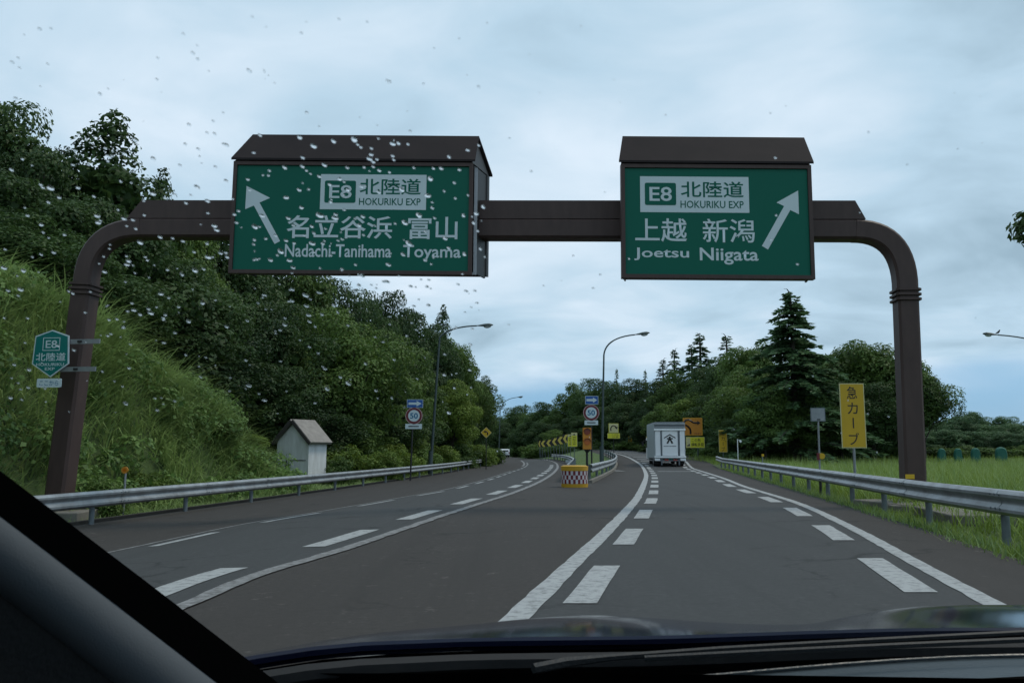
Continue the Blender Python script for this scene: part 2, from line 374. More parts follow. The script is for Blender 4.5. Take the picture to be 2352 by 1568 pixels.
# ------------------------------------------------------------------ lettering
def text_mesh(s, x0, x1, z0, z1, material, y=-0.003, weight=0.0, vertical=False):
    """letters in the plane y, filling the box x0..x1, z0..z1 (sign coordinates)"""
    cu = bpy.data.curves.new('letters', 'FONT'); cu.body = s; cu.resolution_u = 3; cu.offset = weight
    ob = bpy.data.objects.new('letters', cu); C.objects.link(ob)
    dg = bpy.context.evaluated_depsgraph_get(); me = bpy.data.meshes.new_from_object(ob.evaluated_get(dg))
    bpy.data.objects.remove(ob); bpy.data.curves.remove(cu)
    n = len(me.vertices); co = np.zeros(n*3, np.float32); me.vertices.foreach_get('co', co); co = co.reshape(-1, 3)
    lo, hi = co.min(0), co.max(0)
    X = x0+(co[:, 0]-lo[0])/(hi[0]-lo[0])*(x1-x0); Z = z0+(co[:, 1]-lo[1])/(hi[1]-lo[1])*(z1-z0)
    me.vertices.foreach_set('co', np.stack([X, np.full(n, y), Z], 1).astype(np.float32).ravel())
    me.materials.clear(); me.materials.append(material); me.update(); me.name = 'lettering'
    return me
def letters(parent, s, x0, x1, z0, z1, material, y=-0.003, weight=0.0, name='lettering'):
    return link(name, text_mesh(s, x0, x1, z0, z1, material, y, weight), parent)

# ------------------------------------------------------------------ ground
def axis(a, b, step, lo, hi, grow=1.25):
    v = list(np.arange(a, b+1e-6, step)); d = step
    while v[-1] < hi: d *= grow; v.append(v[-1]+d)
    d = step
    while v[0] > lo: d *= grow; v.insert(0, v[0]-d)
    return np.array(v)
gx = axis(-32, 32, 1.0, -1800, 1800); gy = axis(-14, 120, 1.0, -900, 3000)
XX, YY = np.meshgrid(gx, gy); ZZ = terr(XX, YY)-0.05
nx, ny = len(gx), len(gy)
idx = np.arange(nx*ny).reshape(ny, nx)
F = np.stack([idx[:-1, :-1], idx[:-1, 1:], idx[1:, 1:], idx[1:, :-1]], -1).reshape(-1, 4)
tag(link('ground', np_mesh('ground', np.stack([XX, YY, ZZ], -1).reshape(-1, 3), F, M['ground'], True)), kind='structure')

# ------------------------------------------------------------------ road paths (ground points of the painted lines)
X0 = gp([(280, 1263), (560, 1204), (740, 1174), (930, 1141), (1024, 1124), (1110, 1102), (1165, 1084), (1196, 1073), (1204, 1065), (1198, 1058), (1183, 1053.5)])
X1 = gp([(440, 1385), (600, 1318), (800, 1258), (1000, 1190), (1104, 1156), (1184, 1130), (1243, 1104.5), (1272, 1085), (1281, 1071), (1274, 1061.5), (1253, 1055.5), (1223, 1052)])
X2 = gp([(1205, 1402), (1300, 1310), (1390, 1225), (1440, 1172), (1467, 1138), (1483, 1100), (1483, 1086), (1475, 1071), (1458, 1058), (1436, 1047.5), (1402, 1037.5)])
X3 = gp([(2255, 1375), (2090, 1286), (1943, 1206), (1826, 1153.5), (1709, 1117), (1655, 1096), (1589, 1074), (1566, 1066.3)] ) if False else Path(
    [G(*p) for p in [(2255, 1375), (2090, 1286), (1943, 1206), (1826, 1153.5), (1709, 1117), (1655, 1096), (1589, 1074)]] + [Vector((15.2, 76)), Vector((17.0, 92)), Vector((18.1, 110)), Vector((18.8, 140))])
XA = Path([Vector((2.1, -12)), Vector((5.9, 10.3)), Vector((6.45, 13)), Vector((7.3, 17.9)), Vector((9.1, 28)), Vector((11.1, 40)), Vector((14.6, 61)), Vector((17.0, 76)), Vector((18.6, 92)), Vector((19.6, 110)), Vector((20.2, 140))])
XLp = Path([Vector((XL(y), y)) for y in (-40, 10, 18.3, 26.6, 34.8, 44, 53, 64, 80, 98, 115, 133, 180, 230)])
XG1 = Path([Vector((2.15, 33.5)), Vector((3.1, 45)), Vector((4.3, 60)), Vector((5.1, 75)), Vector((5.5, 90)), Vector((5.3, 105)), Vector((4.2, 130)), Vector((-3, 180))])
XG2 = Path([Vector((2.95, 33)), Vector((4.3, 41)), Vector((5.9, 51)), Vector((7.3, 61)), Vector((8.7, 72)), Vector((9.6, 84)), Vector((10.1, 95)), Vector((10.6, 120)), Vector((11.4, 150))])
def loft(fa, fb, ys, lift, nc=10, name='sheet', material=None, parent=None, jit=0.0):
    ys = np.asarray(ys, float); t = np.linspace(0, 1, nc+1)
    a = fa(ys); b = fb(ys)
    if jit: a = a+RNG.normal(0, jit, len(ys)); b = b+RNG.normal(0, jit, len(ys))
    X = a[:, None]*(1-t)+b[:, None]*t; Y = np.repeat(ys[:, None], nc+1, 1)
    V = np.stack([X, Y, terr(X, Y)+lift], -1).reshape(-1, 3); k = len(ys)
    i = np.arange(k*(nc+1)).reshape(k, nc+1)
    Fq = np.stack([i[:-1, :-1], i[:-1, 1:], i[1:, 1:], i[1:, :-1]], -1).reshape(-1, 4)
    return V, Fq
def sheet(name, fa, fb, ys, lift, material, parent=None, nc=10, jit=0.0):
    V, Fq = loft(fa, fb, ys, lift, nc, jit=jit)
    return link(name, np_mesh(name, V, Fq, material, True), parent)
def sheets(name, specs, material, parent=None):
    Vs, Fs, n = [], [], 0
    for fa, fb, ys, lift, nc in specs:
        V, Fq = loft(fa, fb, ys, lift, nc); Vs.append(V); Fs.append(Fq+n); n += len(V)
    return link(name, np_mesh(name, np.vstack(Vs), np.vstack(Fs), material, True), parent)
near = np.arange(-12, 33.01, 0.75); far = np.arange(33, 178, 1.0); farR = np.arange(33, 141, 1.0)
road = tag(sheets('road', [(lambda y: XLp(y)-0.25, XA, near, 0.0, 40), (lambda y: XLp(y)-0.25, lambda y: XG1(y)+0.1, far, 0.0, 20), (lambda y: XG2(y)-0.1, XA, farR, 0.0, 20)], M['shoulder']), kind='structure')
sheet('lane_surface', lambda y: X0(y)+0.05, lambda y: X1(y)-0.02, np.concatenate([near, np.arange(34, 128, 1.0)]), 0.006, M['lane'], road, 16)
sheet('lane_surface', lambda y: X2(y)+0.02, lambda y: X3(y)-0.02, np.concatenate([near, np.arange(34, 138, 1.0)]), 0.006, M['lane'], road, 16)
sheet('gore_turf', lambda y: XG1(y)+0.1, lambda y: XG2(y)-0.1, np.arange(33.6, 150, 1.0), 0.05, M['gore'], road, 10)
def line(name, f, off, w, y0, y1, material, step=0.5, jit=0.0, lift=0.012):
    jit *= 0.9
    ys = np.arange(y0, y1+1e-6, step)
    return sheet(name, lambda y: f(y)+off-w/2, lambda y: f(y)+off+w/2, ys, lift, material, road, 1, jit)
line('edge_line', X2, 0, 0.21, -10, 138, M['paint'], 0.25, 0.006)
line('edge_line', X3, 0, 0.19, -10, 74, M['paint'], 0.25, 0.006)
line('edge_line', X3, 0, 0.19, 74.5, 138, M['paint'])
line('edge_line', X1, 0, 0.17, -10, 126, M['worn'], 0.25, 0.01)
line('edge_line', X0, 0, 0.09, -10, 60, M['worn'], 0.25, 0.006)
line('edge_line', X0, 0.0, 0.20, 78, 126, M['worn'])
def dashes(f, off, w, y0, period, ln, n, material, name='slowing_dash'):
    y = y0
    for i in range(n):
        line(name, f, off, w, y, y+ln, material, ln/6, 0.004, 0.0125)
        y += period
dashes(X2, 0.40, 0.28, 7.2-4.4*2, 4.4, 2.3, 17, M['paint'])
dashes(X3, -0.44, 0.30, 7.75-4.4*2, 4.4, 2.4, 16, M['paint'])
dashes(X1, -0.50, 0.30, 7.0-4.4*2, 4.4, 2.4, 18, M['paint'])
dashes(X0, 0.36, 0.17, 8.6-4.4*2, 4.4, 2.3, 24, M['paint'])
sy = np.array([51.2, 51.5, 51.8]); sheet('cross_line', lambda y: X2(y)+0.75, lambda y: X3(y)-0.5, sy, 0.012, M['paint'], road, 8)
for i in range(11):                      # zebra bars past the cross line
    y = 70+i*5.2
    sheet('zebra_bar', lambda q: X2(q)+0.5, lambda q: X2(q)+3.3, np.array([y, y+0.9]), 0.012, M['paint'], road, 4)
p = G(1408, 1080)
mb = MB(); mb.add([(p.x-.5, p.y-2.4, tz(p.x-.5, p.y-2.4)+.012), (p.x+.5, p.y-2.6, tz(p.x+.5, p.y-2.6)+.012), (p.x+.2, p.y+2.2, tz(p.x+.2, p.y+2.2)+.012), (p.x-.1, p.y+2.2, tz(p.x-.1, p.y+2.2)+.012)], [(0, 1, 2, 3)])
part('arrow_mark', mb, M['worn'], road)
# low concrete kerbs
def kerb(name, f, off, y0, y1, w, h, material, step=1.0):
    ys = np.arange(y0, y1+1e-6, step); mb = MB(); pts = [(float(f(y))+off, y) for y in ys]
    vs = []; fs = []
    for i, (x, y) in enumerate(pts):
        z = tz(x, y)
        vs += [(x-w/2, y, z-.05), (x-w/2, y, z+h), (x+w/2, y, z+h), (x+w/2, y, z-.05)]
        if i: b = i*4; fs += [(b-4+j, b+j, b+j+1, b-3+j) for j in range(3)]
    fs += [(0, 1, 2, 3), tuple(len(vs)-4+j for j in range(4))[::-1]]
    mb.add(vs, fs); return tag(part(name, mb, material, None), kind='structure')
kerb('kerb', XLp, -0.42, -12, 120, 0.15, 0.06, M['bark'])
kerb('kerb', XG2, 0.02, 33.2, 100, 0.16, 0.12, M['concrete'])

# ------------------------------------------------------------------ guard rails
PROF = [(-.01, .72), (.05, .705), (.085, .665), (.085, .625), (.03, .575), (.02, .545), (.03, .515), (.085, .465), (.085, .425), (.05, .385), (-.01, .37)]
def guard_rail(label, f, y0, y1, side, post_step, first_post, panel=4.0, top=0.72, thick=0.012):
    """side +1: the rail face looks towards +x"""
    y0b = y0
    base = thing('guard_rail', label, 'guard rail', (float(f(y0)), y0, tz(f(y0), y0)))
    o = base.location
    y = y0
    sc = top/0.72
    while y < y1-0.2:
        ye = min(y+panel, y1); n = 5 if panel <= 4.5 else 8; ys = np.linspace(y-(0.12 if y > y0 else 0), ye, n)
        vs = []; fs = []; m = len(PROF)
        for i, q in enumerate(ys):
            x = float(f(q)); dx = (float(f(q+.1))-float(f(q-.1)))/.2; nrm = Vector((1, -dx, 0)).normalized()*side
            z = tz(x, q); eps = 0.006 if i == 0 else 0.0
            for a, h in PROF:
                vs.append((x+nrm.x*(a+eps)-o.x, q+nrm.y*(a+eps)-o.y, z+h*sc-o.z))
            for a, h in PROF[::-1]:
                vs.append((x+nrm.x*(a+eps-thick)-o.x, q+nrm.y*(a+eps-thick)-o.y, z+h*sc-o.z))
            if i:
                b = i*2*m
                fs += [(b-2*m+j, b-2*m+(j+1) % (2*m), b+(j+1) % (2*m), b+j) for j in range(2*m)]
        k = len(vs); fs += [tuple(range(2*m))[::-1], tuple(range(k-2*m, k))]
        mb = MB(); mb.add(vs, fs); part('rail_panel', mb, M['galv'], base, True)
        y = ye
    bm_ = None; y = y0+panel
    while y < min(y1-1, 45):
        x = float(f(y)); dx = (float(f(y+.1))-float(f(y-.1)))/.2
        if bm_ is None:
            mb = MB()
            for bz_ in (.46, .655):
                for by in (-.20, -.07, .07): mb.cyl((0.092*side, by, bz_*sc), .016, .014, 8, axis='X')
            bm_ = mb.mesh('splice_bolts', M['postgrey'])
        tag(link('splice_bolts', bm_, base, (x-o.x, y-o.y, tz(x, y)-o.z), (0, 0, -math.atan(dx))), kind='stuff'); y += panel
    y = first_post; pm = None
    while y < y1:
        x = float(f(y)); dx = (float(f(y+.1))-float(f(y-.1)))/.2; ang = -math.atan(dx)
        if pm is None:
            mb = MB(); mb.cyl((0, 0, top*0.5-0.2), 0.057, top+0.36, 10); mb.box((0.045*side, 0, top*0.76), (0.06, 0.08, 0.16)); pm = mb.mesh('post', M['postgrey'], True)
        link('post', pm, base, (x-side*0.085-o.x, y-o.y, tz(x, y)-o.z), (0, 0, ang))
        y += post_step
    return base
guard_rail('long galvanised guard rail in front of the grassy bank and white hut', XLp, -4, 140, 1, 4.0, 15.0)
XR = Path([Vector((4.2, -6)), Vector((5.8, 4)), Vector((6.75, 12)), Vector((7.1, 14.85)), Vector((7.98, 20)), Vector((9.4, 28.5)), Vector((11.0, 38)), Vector((13.9, 55)), Vector((15.6, 66))])
guard_rail('weathered galvanised guard rail below the tall yellow sharp curve sign', XR, -4, 65, -1, 2.95, 3.2)
guard_rail('curved guard rail running back from the crash cushion along the right of the grass gore', XG2, 33.6, 96, 1, 4.0, 34.2, 4.0, 0.72)
guard_rail('short guard rail curving left behind the crash cushion along the left road', XG1, 34.2, 112, -1, 4.0, 35, 4.0, 0.70)

# ------------------------------------------------------------------ sign gantry
GZ = R(7)
gl, gr_ = at(132, 1132, 20.5), at(2097, 1130, 19.4)
gl.z = tz(gl.x, gl.y); gr_.z = tz(gr_.x, gr_.y)
gantry = thing('sign_gantry', 'brown steel gantry spanning both roads and carrying two roofed green signs', 'sign gantry', (0, 20, 0))
def loc(p, o=gantry): return Vector(p)-o.location
refL = (math.cos(GZ), -math.sin(GZ), 0)
# left upright (it leans a little), bend and beam
def arc(p0, p1, p2, n=10):
    p0, p1, p2 = Vector(p0), Vector(p1), Vector(p2)
    return [p0*(1-t)**2+p1*2*t*(1-t)+p2*t*t for t in np.linspace(0, 1, n)]
WL, WR, DP = 0.50, 0.46, 0.50
zb = at(700, 527, 20.3)
Lp = [loc(at(198, 655, 20.5)), loc(at(206, 528, 20.5)), loc(at(330, 527, 20.45))]
Rp = [loc(at(1960, 531, 19.5)), loc(at(2078, 530, 19.45)), loc(at(2079, 668, 19.4))]
def rsweep(pts, w, d, normal):
    """rectangle swept in the gantry plane; d along normal"""
    mb = MB(); mb.tube(pts, 1.0, rect=(d, w), ref=normal); return mb
NRM = (math.sin(-GZ), -math.cos(GZ), 0)
part('upright', rsweep([loc(gl)-Vector((0, 0, .3)), Lp[0]], WL, DP, NRM), M['brown'], gantry)
part('upright', rsweep([Rp[2], loc(gr_)-Vector((0, 0, .3))], WR, DP, NRM), M['brown'], gantry)
part('bent_pipe', rsweep(arc(*Lp, n=14), 0.47, 0.47, NRM), M['brown'], gantry, True)
part('bent_pipe', rsweep(arc(*Rp, n=14), 0.47, 0.47, NRM), M['brown'], gantry, True)
part('cross_beam', rsweep([Lp[2], Rp[0]], 0.46, 0.46, NRM), M['brown'], gantry)
up = Vector((0, 0, 0.455))
a, b = Lp[2]+up-Vector((0.1, 0, 0)), Rp[0]+up
mb = MB(); mb.prism([(a.x-.25, a.z-.22), (a.x+.1, a.z+.225), (b.x, b.z+.225), (b.x+.22, b.z-.22)], -0.2, 0.2)
for i, v in enumerate(mb.v):          # follow the beam's slight turn in plan
    t = (v[0]-a.x)/(b.x-a.x); mb.v[i] = (v[0], v[1]+a.y*(1-t)+b.y*t, v[2])
part('beam_cover', mb, M['brown'], gantry)
for q, dirv, w in ((Lp[0], loc(gl)-Lp[0], WL), (Rp[2], loc(gr_)-Rp[2], WR)):
    d = dirv.normalized(); mb = MB()
    for k in range(3):
        c = q+d*(-0.02+0.11*k); mb.tube([c, c+d*0.05], 1.0, rect=(DP+.1, w+.1), ref=NRM)
    part('flange_ring', mb, M['brown'], gantry)
mb = MB(); mb.box(loc((gr_.x, gr_.y, -0.03)), (1.8, 2.0, 0.30), GZ, 0.03); part('footing', mb, M['concrete'], gantry)
mb = MB(); mb.box(loc((gl.x, gl.y, gl.z+0.05)), (1.6, 1.8, 0.3), GZ, 0.03); part('footing', mb, M['concrete'], gantry)
c = at(2090, 1094, 19.12); mb = MB(); mb.box(loc(c), (0.2, 0.012, 0.10)); part('number_plate', mb, M['yellow'], gantry)

def direction_sign(label, cx, cy, depth, k, box, rz, build, D=1.0, skew=0.3, inset=0.1, strip=False):
    """box: x0,x1,ytop,ybottom of the face in source-crop units; k metres per unit"""
    x0, x1, yt, yb = box; W = (x1-x0)*k; H = (yb-yt)*k
    org = at(cx, cy, depth)
    t = thing('direction_sign', label, 'road sign', org, rz); t.rotation_euler = (0, R(0.45), rz)
    def sk(mb):
        mb.v = [(v[0]+max(0, v[1])*skew, v[1], v[2]) for v in mb.v]; return mb
    X = lambda u: (u-(x0+x1)/2)*k
    Z = lambda v: ((yt+yb)/2-v)*k
    mb = MB(); fw = 0.085
    mb.box((0, 0.06, -H/2+fw/2), (W, 0.18, fw)); mb.box((0, 0.06, H/2-fw/2), (W, 0.18, fw))
    mb.box((-W/2+fw/2, 0.06, 0), (fw, 0.18, H-2*fw)); mb.box((W/2-fw/2, 0.06, 0), (fw, 0.18, H-2*fw)); part('frame', mb, M['brown'], t)
    mb = MB(); mb.box((0, 0.04, 0), (W-2*fw-.004, 0.06, H-2*fw-.004)); part('panel', mb, M['signgreen'], t)
    mb = MB(); mb.box((0, D-0.06, 0.08), (W, 0.12, H-.16)); part('rear_panel', sk(mb), M['dark'], t)
    for s in (-1, 1):
        if strip and s > 0: mb = MB(); mb.box((W/2+0.055, 0.19, -.01), (0.10, 0.06, H-0.10)); part('side_strip', mb, M['alu'], t)
        mb = MB(); e = s*(W/2-0.05)
        mb.prism([(e-.02, -H/2+.1), (e+.02, -H/2+.1), (e+.02, H/2-.01), (e-.02, H/2-.01)], 0.16, D-0.125); part('side_panel', sk(mb), M['dark'], t)  # dark sheet added in place of the open side's shaded interior
    # gabled roof hood
    zr = H/2+0.80; ov = 0.05; mb = MB(); th = 0.05
    for s in (0, 1):
        ya, yb2 = (-0.06, D/2) if s == 0 else (D+0.06, D/2)
        vs = []
        for dz in (0, th):
            for xx, sg in ((-W/2-ov, 1), (W/2+ov, -1)):
                vs += [(xx+max(0, ya)*skew, ya, H/2+0.02+dz), (xx+sg*inset+yb2*skew, yb2, zr+dz)]
        mb = MB(); mb.add(vs, [(0, 1, 3, 2), (4, 6, 7, 5), (0, 4, 5, 1), (2, 3, 7, 6), (0, 2, 6, 4), (1, 5, 7, 3)]); part('roof_slope', mb, M['roofing'], t)
    for s in (-1, 1):
        mb = MB(); e = s*(W/2-0.03); vs = [(e+dx, y, z) for dx in (-.015, .015) for y, z in ((0.0, H/2+0.01), (D, H/2+0.01), (D/2, zr-.03))]; vs = [(v[0]+v[1]*skew-(s*inset if v[2] > H/2+.1 else 0), v[1], v[2]) for v in vs]
        mb.add(vs, [(0, 1, 2), (5, 4, 3), (0, 3, 4, 1), (1, 4, 5, 2), (2, 5, 3, 0)]); part('gable_shade_panel', mb, M['dark'], t)  # dark fill for the shade inside the open gable
    mb = MB()
    for s in (-1, 1): mb.box((s*W*0.3, D/2, 0.0), (0.16, D-0.28, 0.14))
    part('bracket', sk(mb), M['dark'], t)
    def plate(name, poly, m, y=0.006, y1=0.03):
        mb = MB(); mb.prism([(X(a), Z(b)) for a, b in poly], y, y1); return part(name, mb, m, t)
    def txt(s, a, b, c, d, m, y, w=0.0, name='lettering'): return letters(t, s, X(a), X(b), Z(d), Z(c), m, y, w, name)
    build(plate, txt)
    return t
def rrect(a, b, c, d, r):
    o = []
    for cx, cy, s in ((b-r, c+r, -90), (b-r, d-r, 0), (a+r, d-r, 90), (a+r, c+r, 180)):
        for q in (0, 30, 60, 90):
            an = R(s+q); o.append((cx+r*math.cos(an), cy+r*math.sin(an)))
    return o
def left_face(plate, txt):
    plate('number_plate', [(842, 438), (1713, 438), (1713, 735), (842, 735)], M['signwhite'])
    plate('route_badge', rrect(877, 1133, 492, 680, 14), M['signgreen'], 0.002, 0.02)
    txt('E8', 915, 1100, 530, 642, M['signwhite'], -0.001, 0.012)
    txt('北陸道', 1165, 1668, 472, 608, M['signgreen'], 0.003, 0.012)
    txt('HOKURIKU EXP', 1162, 1668, 638, 698, M['signgreen'], 0.003, 0.010)
    txt('名立谷浜', 578, 1440, 787, 980, M['signwhite'], 0.006, 0.012)
    txt('富山', 1570, 1975, 787, 980, M['signwhite'], 0.006, 0.012)
    txt('Nadachi-Tanihama', 570, 1437, 1028, 1136, M['signwhite'], 0.006, 0.014)
    txt('Toyama', 1535, 2005, 1030, 1165, M['signwhite'], 0.006, 0.014)
    plate('arrow', [(232, 543), (430, 643), (345, 683), (528, 1005), (483, 1030), (300, 708), (230, 740)], M['signwhite'])
def right_face(plate, txt):
    plate('number_plate', [(285, 388), (1052, 388), (1052, 648), (285, 648)], M['signwhite'])
    plate('route_badge', rrect(318, 538, 435, 597, 12), M['signgreen'], 0.002, 0.02)
    txt('E8', 350, 508, 465, 568, M['signwhite'], -0.001, 0.012)
    txt('北陸道', 572, 1015, 422, 538, M['signgreen'], 0.003, 0.012)
    txt('HOKURIKU EXP', 568, 1013, 563, 616, M['signgreen'], 0.003, 0.010)
    txt('上越', 247, 610, 692, 860, M['signwhite'], 0.006, 0.010)
    txt('新潟', 720, 1085, 692, 862, M['signwhite'], 0.006, 0.007)
    txt('Joetsu', 238, 622, 903, 994, M['signwhite'], 0.006, 0.014)
    txt('Niigata', 697, 1107, 900, 1020, M['signwhite'], 0.006, 0.014)
    plate('arrow', [(1400, 483), (1400, 655), (1340, 625), (1175, 910), (1133, 885), (1298, 597), (1245, 572)], M['signwhite'])
direction_sign('larger roofed green sign with up-left arrow for Nadachi-Tanihama and Toyama, nearer the wooded bank', 808, 500, 19.3, 5.60/1975, (120, 2095, 335, 1275), 0.0, left_face, 1.0, 0.36, .12, True)
direction_sign('smaller roofed green sign with up-right arrow for Joetsu and Niigata on the gantry', 1647, 508, 18.75, 4.32/1345, (150, 1495, 300, 1120), 0.0, right_face, 1.0, 0.16, .08)

# route shield on the left upright
so = at(117, 812, 19.6)
sh = thing('route_shield', 'teal route shield with small white plate strapped to the gantry upright', 'road sign', so, -R(6))
k = 19.6/1960
def hexa(s, rad=0):
    pts = [(-.42, .42), (0, .56), (.42, .42), (.46, -.24), (.02, -.55), (-.46, -.24)]
    return [(a*s[0], b*s[1]) for a, b in pts]
mb = MB(); mb.prism(hexa((0.98, 0.99)), 0.0, 0.025); part('white_border', mb, M['signwhite'], sh)
mb = MB(); mb.prism(hexa((0.92, 0.935)), -0.004, 0.02); part('panel', mb, M['teal'], sh)
mb = MB()
for (a, b, c, d) in ((-.21, .21, .36, .375), (-.21, .21, .07, .085), (-.21, -.195, .085, .36), (.195, .21, .085, .36)): mb.box(((a+b)/2, -0.006, (c+d)/2), (b-a, 0.003, d-c))
part('badge_outline', mb, M['signwhite'], sh)
letters(sh, 'E8', -.14, .14, .13, .31, M['signwhite'], -0.007, .01); letters(sh, '北陸道', -.36, .37, -.17, .02, M['signwhite'], -0.007, .01)
letters(sh, 'HOKURIKU', -.34, .34, -.285, -.215, M['signwhite'], -0.007, .01); letters(sh, 'EXP', -.12, .12, -.385, -.32, M['signwhite'], -0.007, .01)
mb = MB(); mb.prism(rrect(-.30, .30, -.78, -.575, .03), 0.0, 0.02); part('supplement_plate', mb, M['signwhite'], sh)
letters(sh, 'ここから', -.23, .23, -.74, -.62, M['bluetext'], -0.003, .006)
for z, l in ((0.28, 0.93), (-0.36, 0.87)):
    mb = MB(); mb.box((l-0.25, 0.06, z), (0.95, 0.03, 0.11), R(-2)); part('strap', mb, M['alu'], sh)
    mb = MB(); mb.box((l-0.27, 0.035, z), (0.10, 0.02, 0.05)); part('buckle', mb, M['dark'], sh)

# ------------------------------------------------------------------ small roadside signs
def post_sign(name, label, px, pbase, Y, cat='road sign', group=None, zoff=0.0):
    """an Empty on the ground under display column px at distance Y"""
    x = (px-1176)/1960*Y; return thing(name, label, cat, (x, Y, tz(x, Y)-0.05+zoff), 0, group)
def vz(t, y): # local height that shows at display row y for thing t
    Y = t.location.y; d = ray(1176, y); return EYE+d[2]/d[1]*Y-t.location.z
def vx(t, x): return (x-1176)/1960*t.location.y-t.location.x
def pole(t, h, r=0.035, m='dark', lean=0.0, x=0.0, y=0.06):
    mb = MB(); mb.tube([(x-lean, y, 0), (x, y, h)], r, 10); part('pole', mb, M[m], t, True)
def board(t, name, x0, x1, y0, y1, m, yy=0.0, border=None, bw=0.02, th=0.02):
    """board between display columns/rows"""
    a, b = vx(t, x0), vx(t, x1); c, d = vz(t, y1), vz(t, y0)
    mb = MB()
    if border:
        mb.box(((a+b)/2, yy+th/2, (c+d)/2), (b-a, th, d-c)); part('border', mb, M[border], t)
        mb = MB(); mb.box(((a+b)/2, yy+th/2-.004, (c+d)/2), (b-a-2*bw, th, d-c-2*bw))
    else: mb.box(((a+b)/2, yy+th/2, (c+d)/2), (b-a, th, d-c))
    part(name, mb, M[m], t); return a, b, c, d
def speed_sign(label, px, Y, arrow, ring, plate, pole_pts):
    t = post_sign('speed_limit_sign', label, px, 0, Y)
    pole(t, vz(t, arrow[2]), 0.045, 'dark', pole_pts)
    a, b, c, d = board(t, 'arrow_board', *arrow, 'blue', border='signwhite', bw=0.02)
    w, h = b-a, d-c; mx, mz = (a+b)/2, (c+d)/2
    mb = MB(); mb.prism([(mx-w*.40, mz-h*.14), (mx+w*.10, mz-h*.14), (mx+w*.10, mz-h*.33), (mx+w*.41, mz), (mx+w*.10, mz+h*.33), (mx+w*.10, mz+h*.14), (mx-w*.40, mz+h*.14)], -0.012, 0.0)
    part('arrow', mb, M['signwhite'], t)
    x0, x1, y0, y1 = ring; a, b, c, d = vx(t, x0), vx(t, x1), vz(t, y1), vz(t, y0); r = (b-a)/2; mx, mz = (a+b)/2, (c+d)/2
    for nm, rr, y, m in (('disc_edge', r, 0, 'pink'), ('ring', r*.93, -.005, 'maroon'), ('disc', r*.68, -.010, 'signwhite')):
        mb = MB(); mb.tube([(mx, y+.02, mz), (mx, y, mz)], rr, 32); part(nm, mb, M[m], t)
    letters(t, '50', mx-r*.47, mx+r*.47, mz-r*.34, mz+r*.34, M['bluetext'], -0.014, 0.03)
    a, b, c, d = board(t, 'supplement_plate', *plate, 'signwhite')
    mb = MB(); mb.box(((a+b)/2, -.003, (c+d)/2), ((b-a)*.62, .006, (d-c)*.22)); part('bar', mb, M['black'], t)
    return t
speed_sign('speed limit 50 sign with blue arrow board beside the tall left lamp post', 950, 46, (935, 972, 917, 936), (932, 971, 936.5, 972.5), (932, 970, 973, 984.5), 0.12)
t = speed_sign('speed limit 50 sign with blue arrow board above the amber flasher on the gore', 1357, 47, (1344, 1374, 909, 928), (1339, 1376, 929, 966), (1342, 1373, 965, 975.5), -0.02)
# amber twin flasher
t = post_sign('warning_flasher', 'orange twin-lens warning flasher standing behind the crash cushion', 1347, 0, 38, 'traffic light')
pole(t, vz(t, 1028), 0.05, 'dark')
a, b, c, d = board(t, 'housing', 1337.5, 1356.5, 982, 1031.5, 'orange', -0.14, th=0.2)
for yy, m in ((991, 'redlens'), (1014, 'orangelens')):
    mb = MB(); mb.tube([((a+b)/2, -0.14, vz(t, yy)), ((a+b)/2, -0.165, vz(t, yy))], (b-a)*.38, 20); part('lens', mb, M[m], t)
    mb = MB(); z = vz(t, yy); r = (b-a)*.42
    for i in range(9):
        a0, a1 = R(i*20), R(i*20+20)
        mb.add([((a+b)/2+r*math.cos(q), y, z+r*math.sin(q)) for q in (a0, a1) for y in (-.14, -.26)], [(0, 1, 3, 2)])
    part('visor', mb, M['redlens'], t)
mb = MB(); mb.tube([((a+b)/2, -.04, c-.14), ((a+b)/2, -.04, c)], [0.06, 0.16], 10); part('collar', mb, M['dark'], t)
# tall yellow vertical signs
def yellow_vertical(label, x0, x1, y0, y1, Y, m='postgrey', group=None):
    t = post_sign('sharp_curve_sign', label, (x0+x1)/2, 0, Y, group=group)
    pole(t, vz(t, y0)-.1, 0.04, m)
    a, b, c, d = board(t, 'panel', x0, x1, y0, y1, 'yellow', border='cream', bw=(x1-x0)/1960*Y*0.035)
    H = d-c; cx = (a+b)/2; w = (b-a)*.21
    for ch, f0, f1, ww in (('急', .05, .24, 1), ('カ', .30, .475, 1), ('プ' if 0 else 'ブ', .765, .95, 1)):
        letters(t, ch, cx-w*ww, cx+w*ww, d-H*f1, d-H*f0, M['black'], -0.008, 0.004)
    mb = MB(); mb.box((cx+.0, -.007, d-H*.615), (w*.24, .004, H*.16)); part('lettering', mb, M['black'], t)
    return t
yellow_vertical('large yellow vertical sign warning of a sharp curve, beside the right gantry upright', 1928.5, 1985, 880, 1028.5, 25, 'alu')
yellow_vertical('small yellow vertical curve sign just right of the big orange arrow sign', 1648, 1667, 987, 1038, 74)
yellow_vertical('tiny distant yellow vertical sign on the verge left of the truck', 1440.5, 1450, 1001, 1022.5, 118)
yellow_vertical('small yellow sign half hidden by the left side of the truck', 1482, 1497, 1002, 1030, 100)
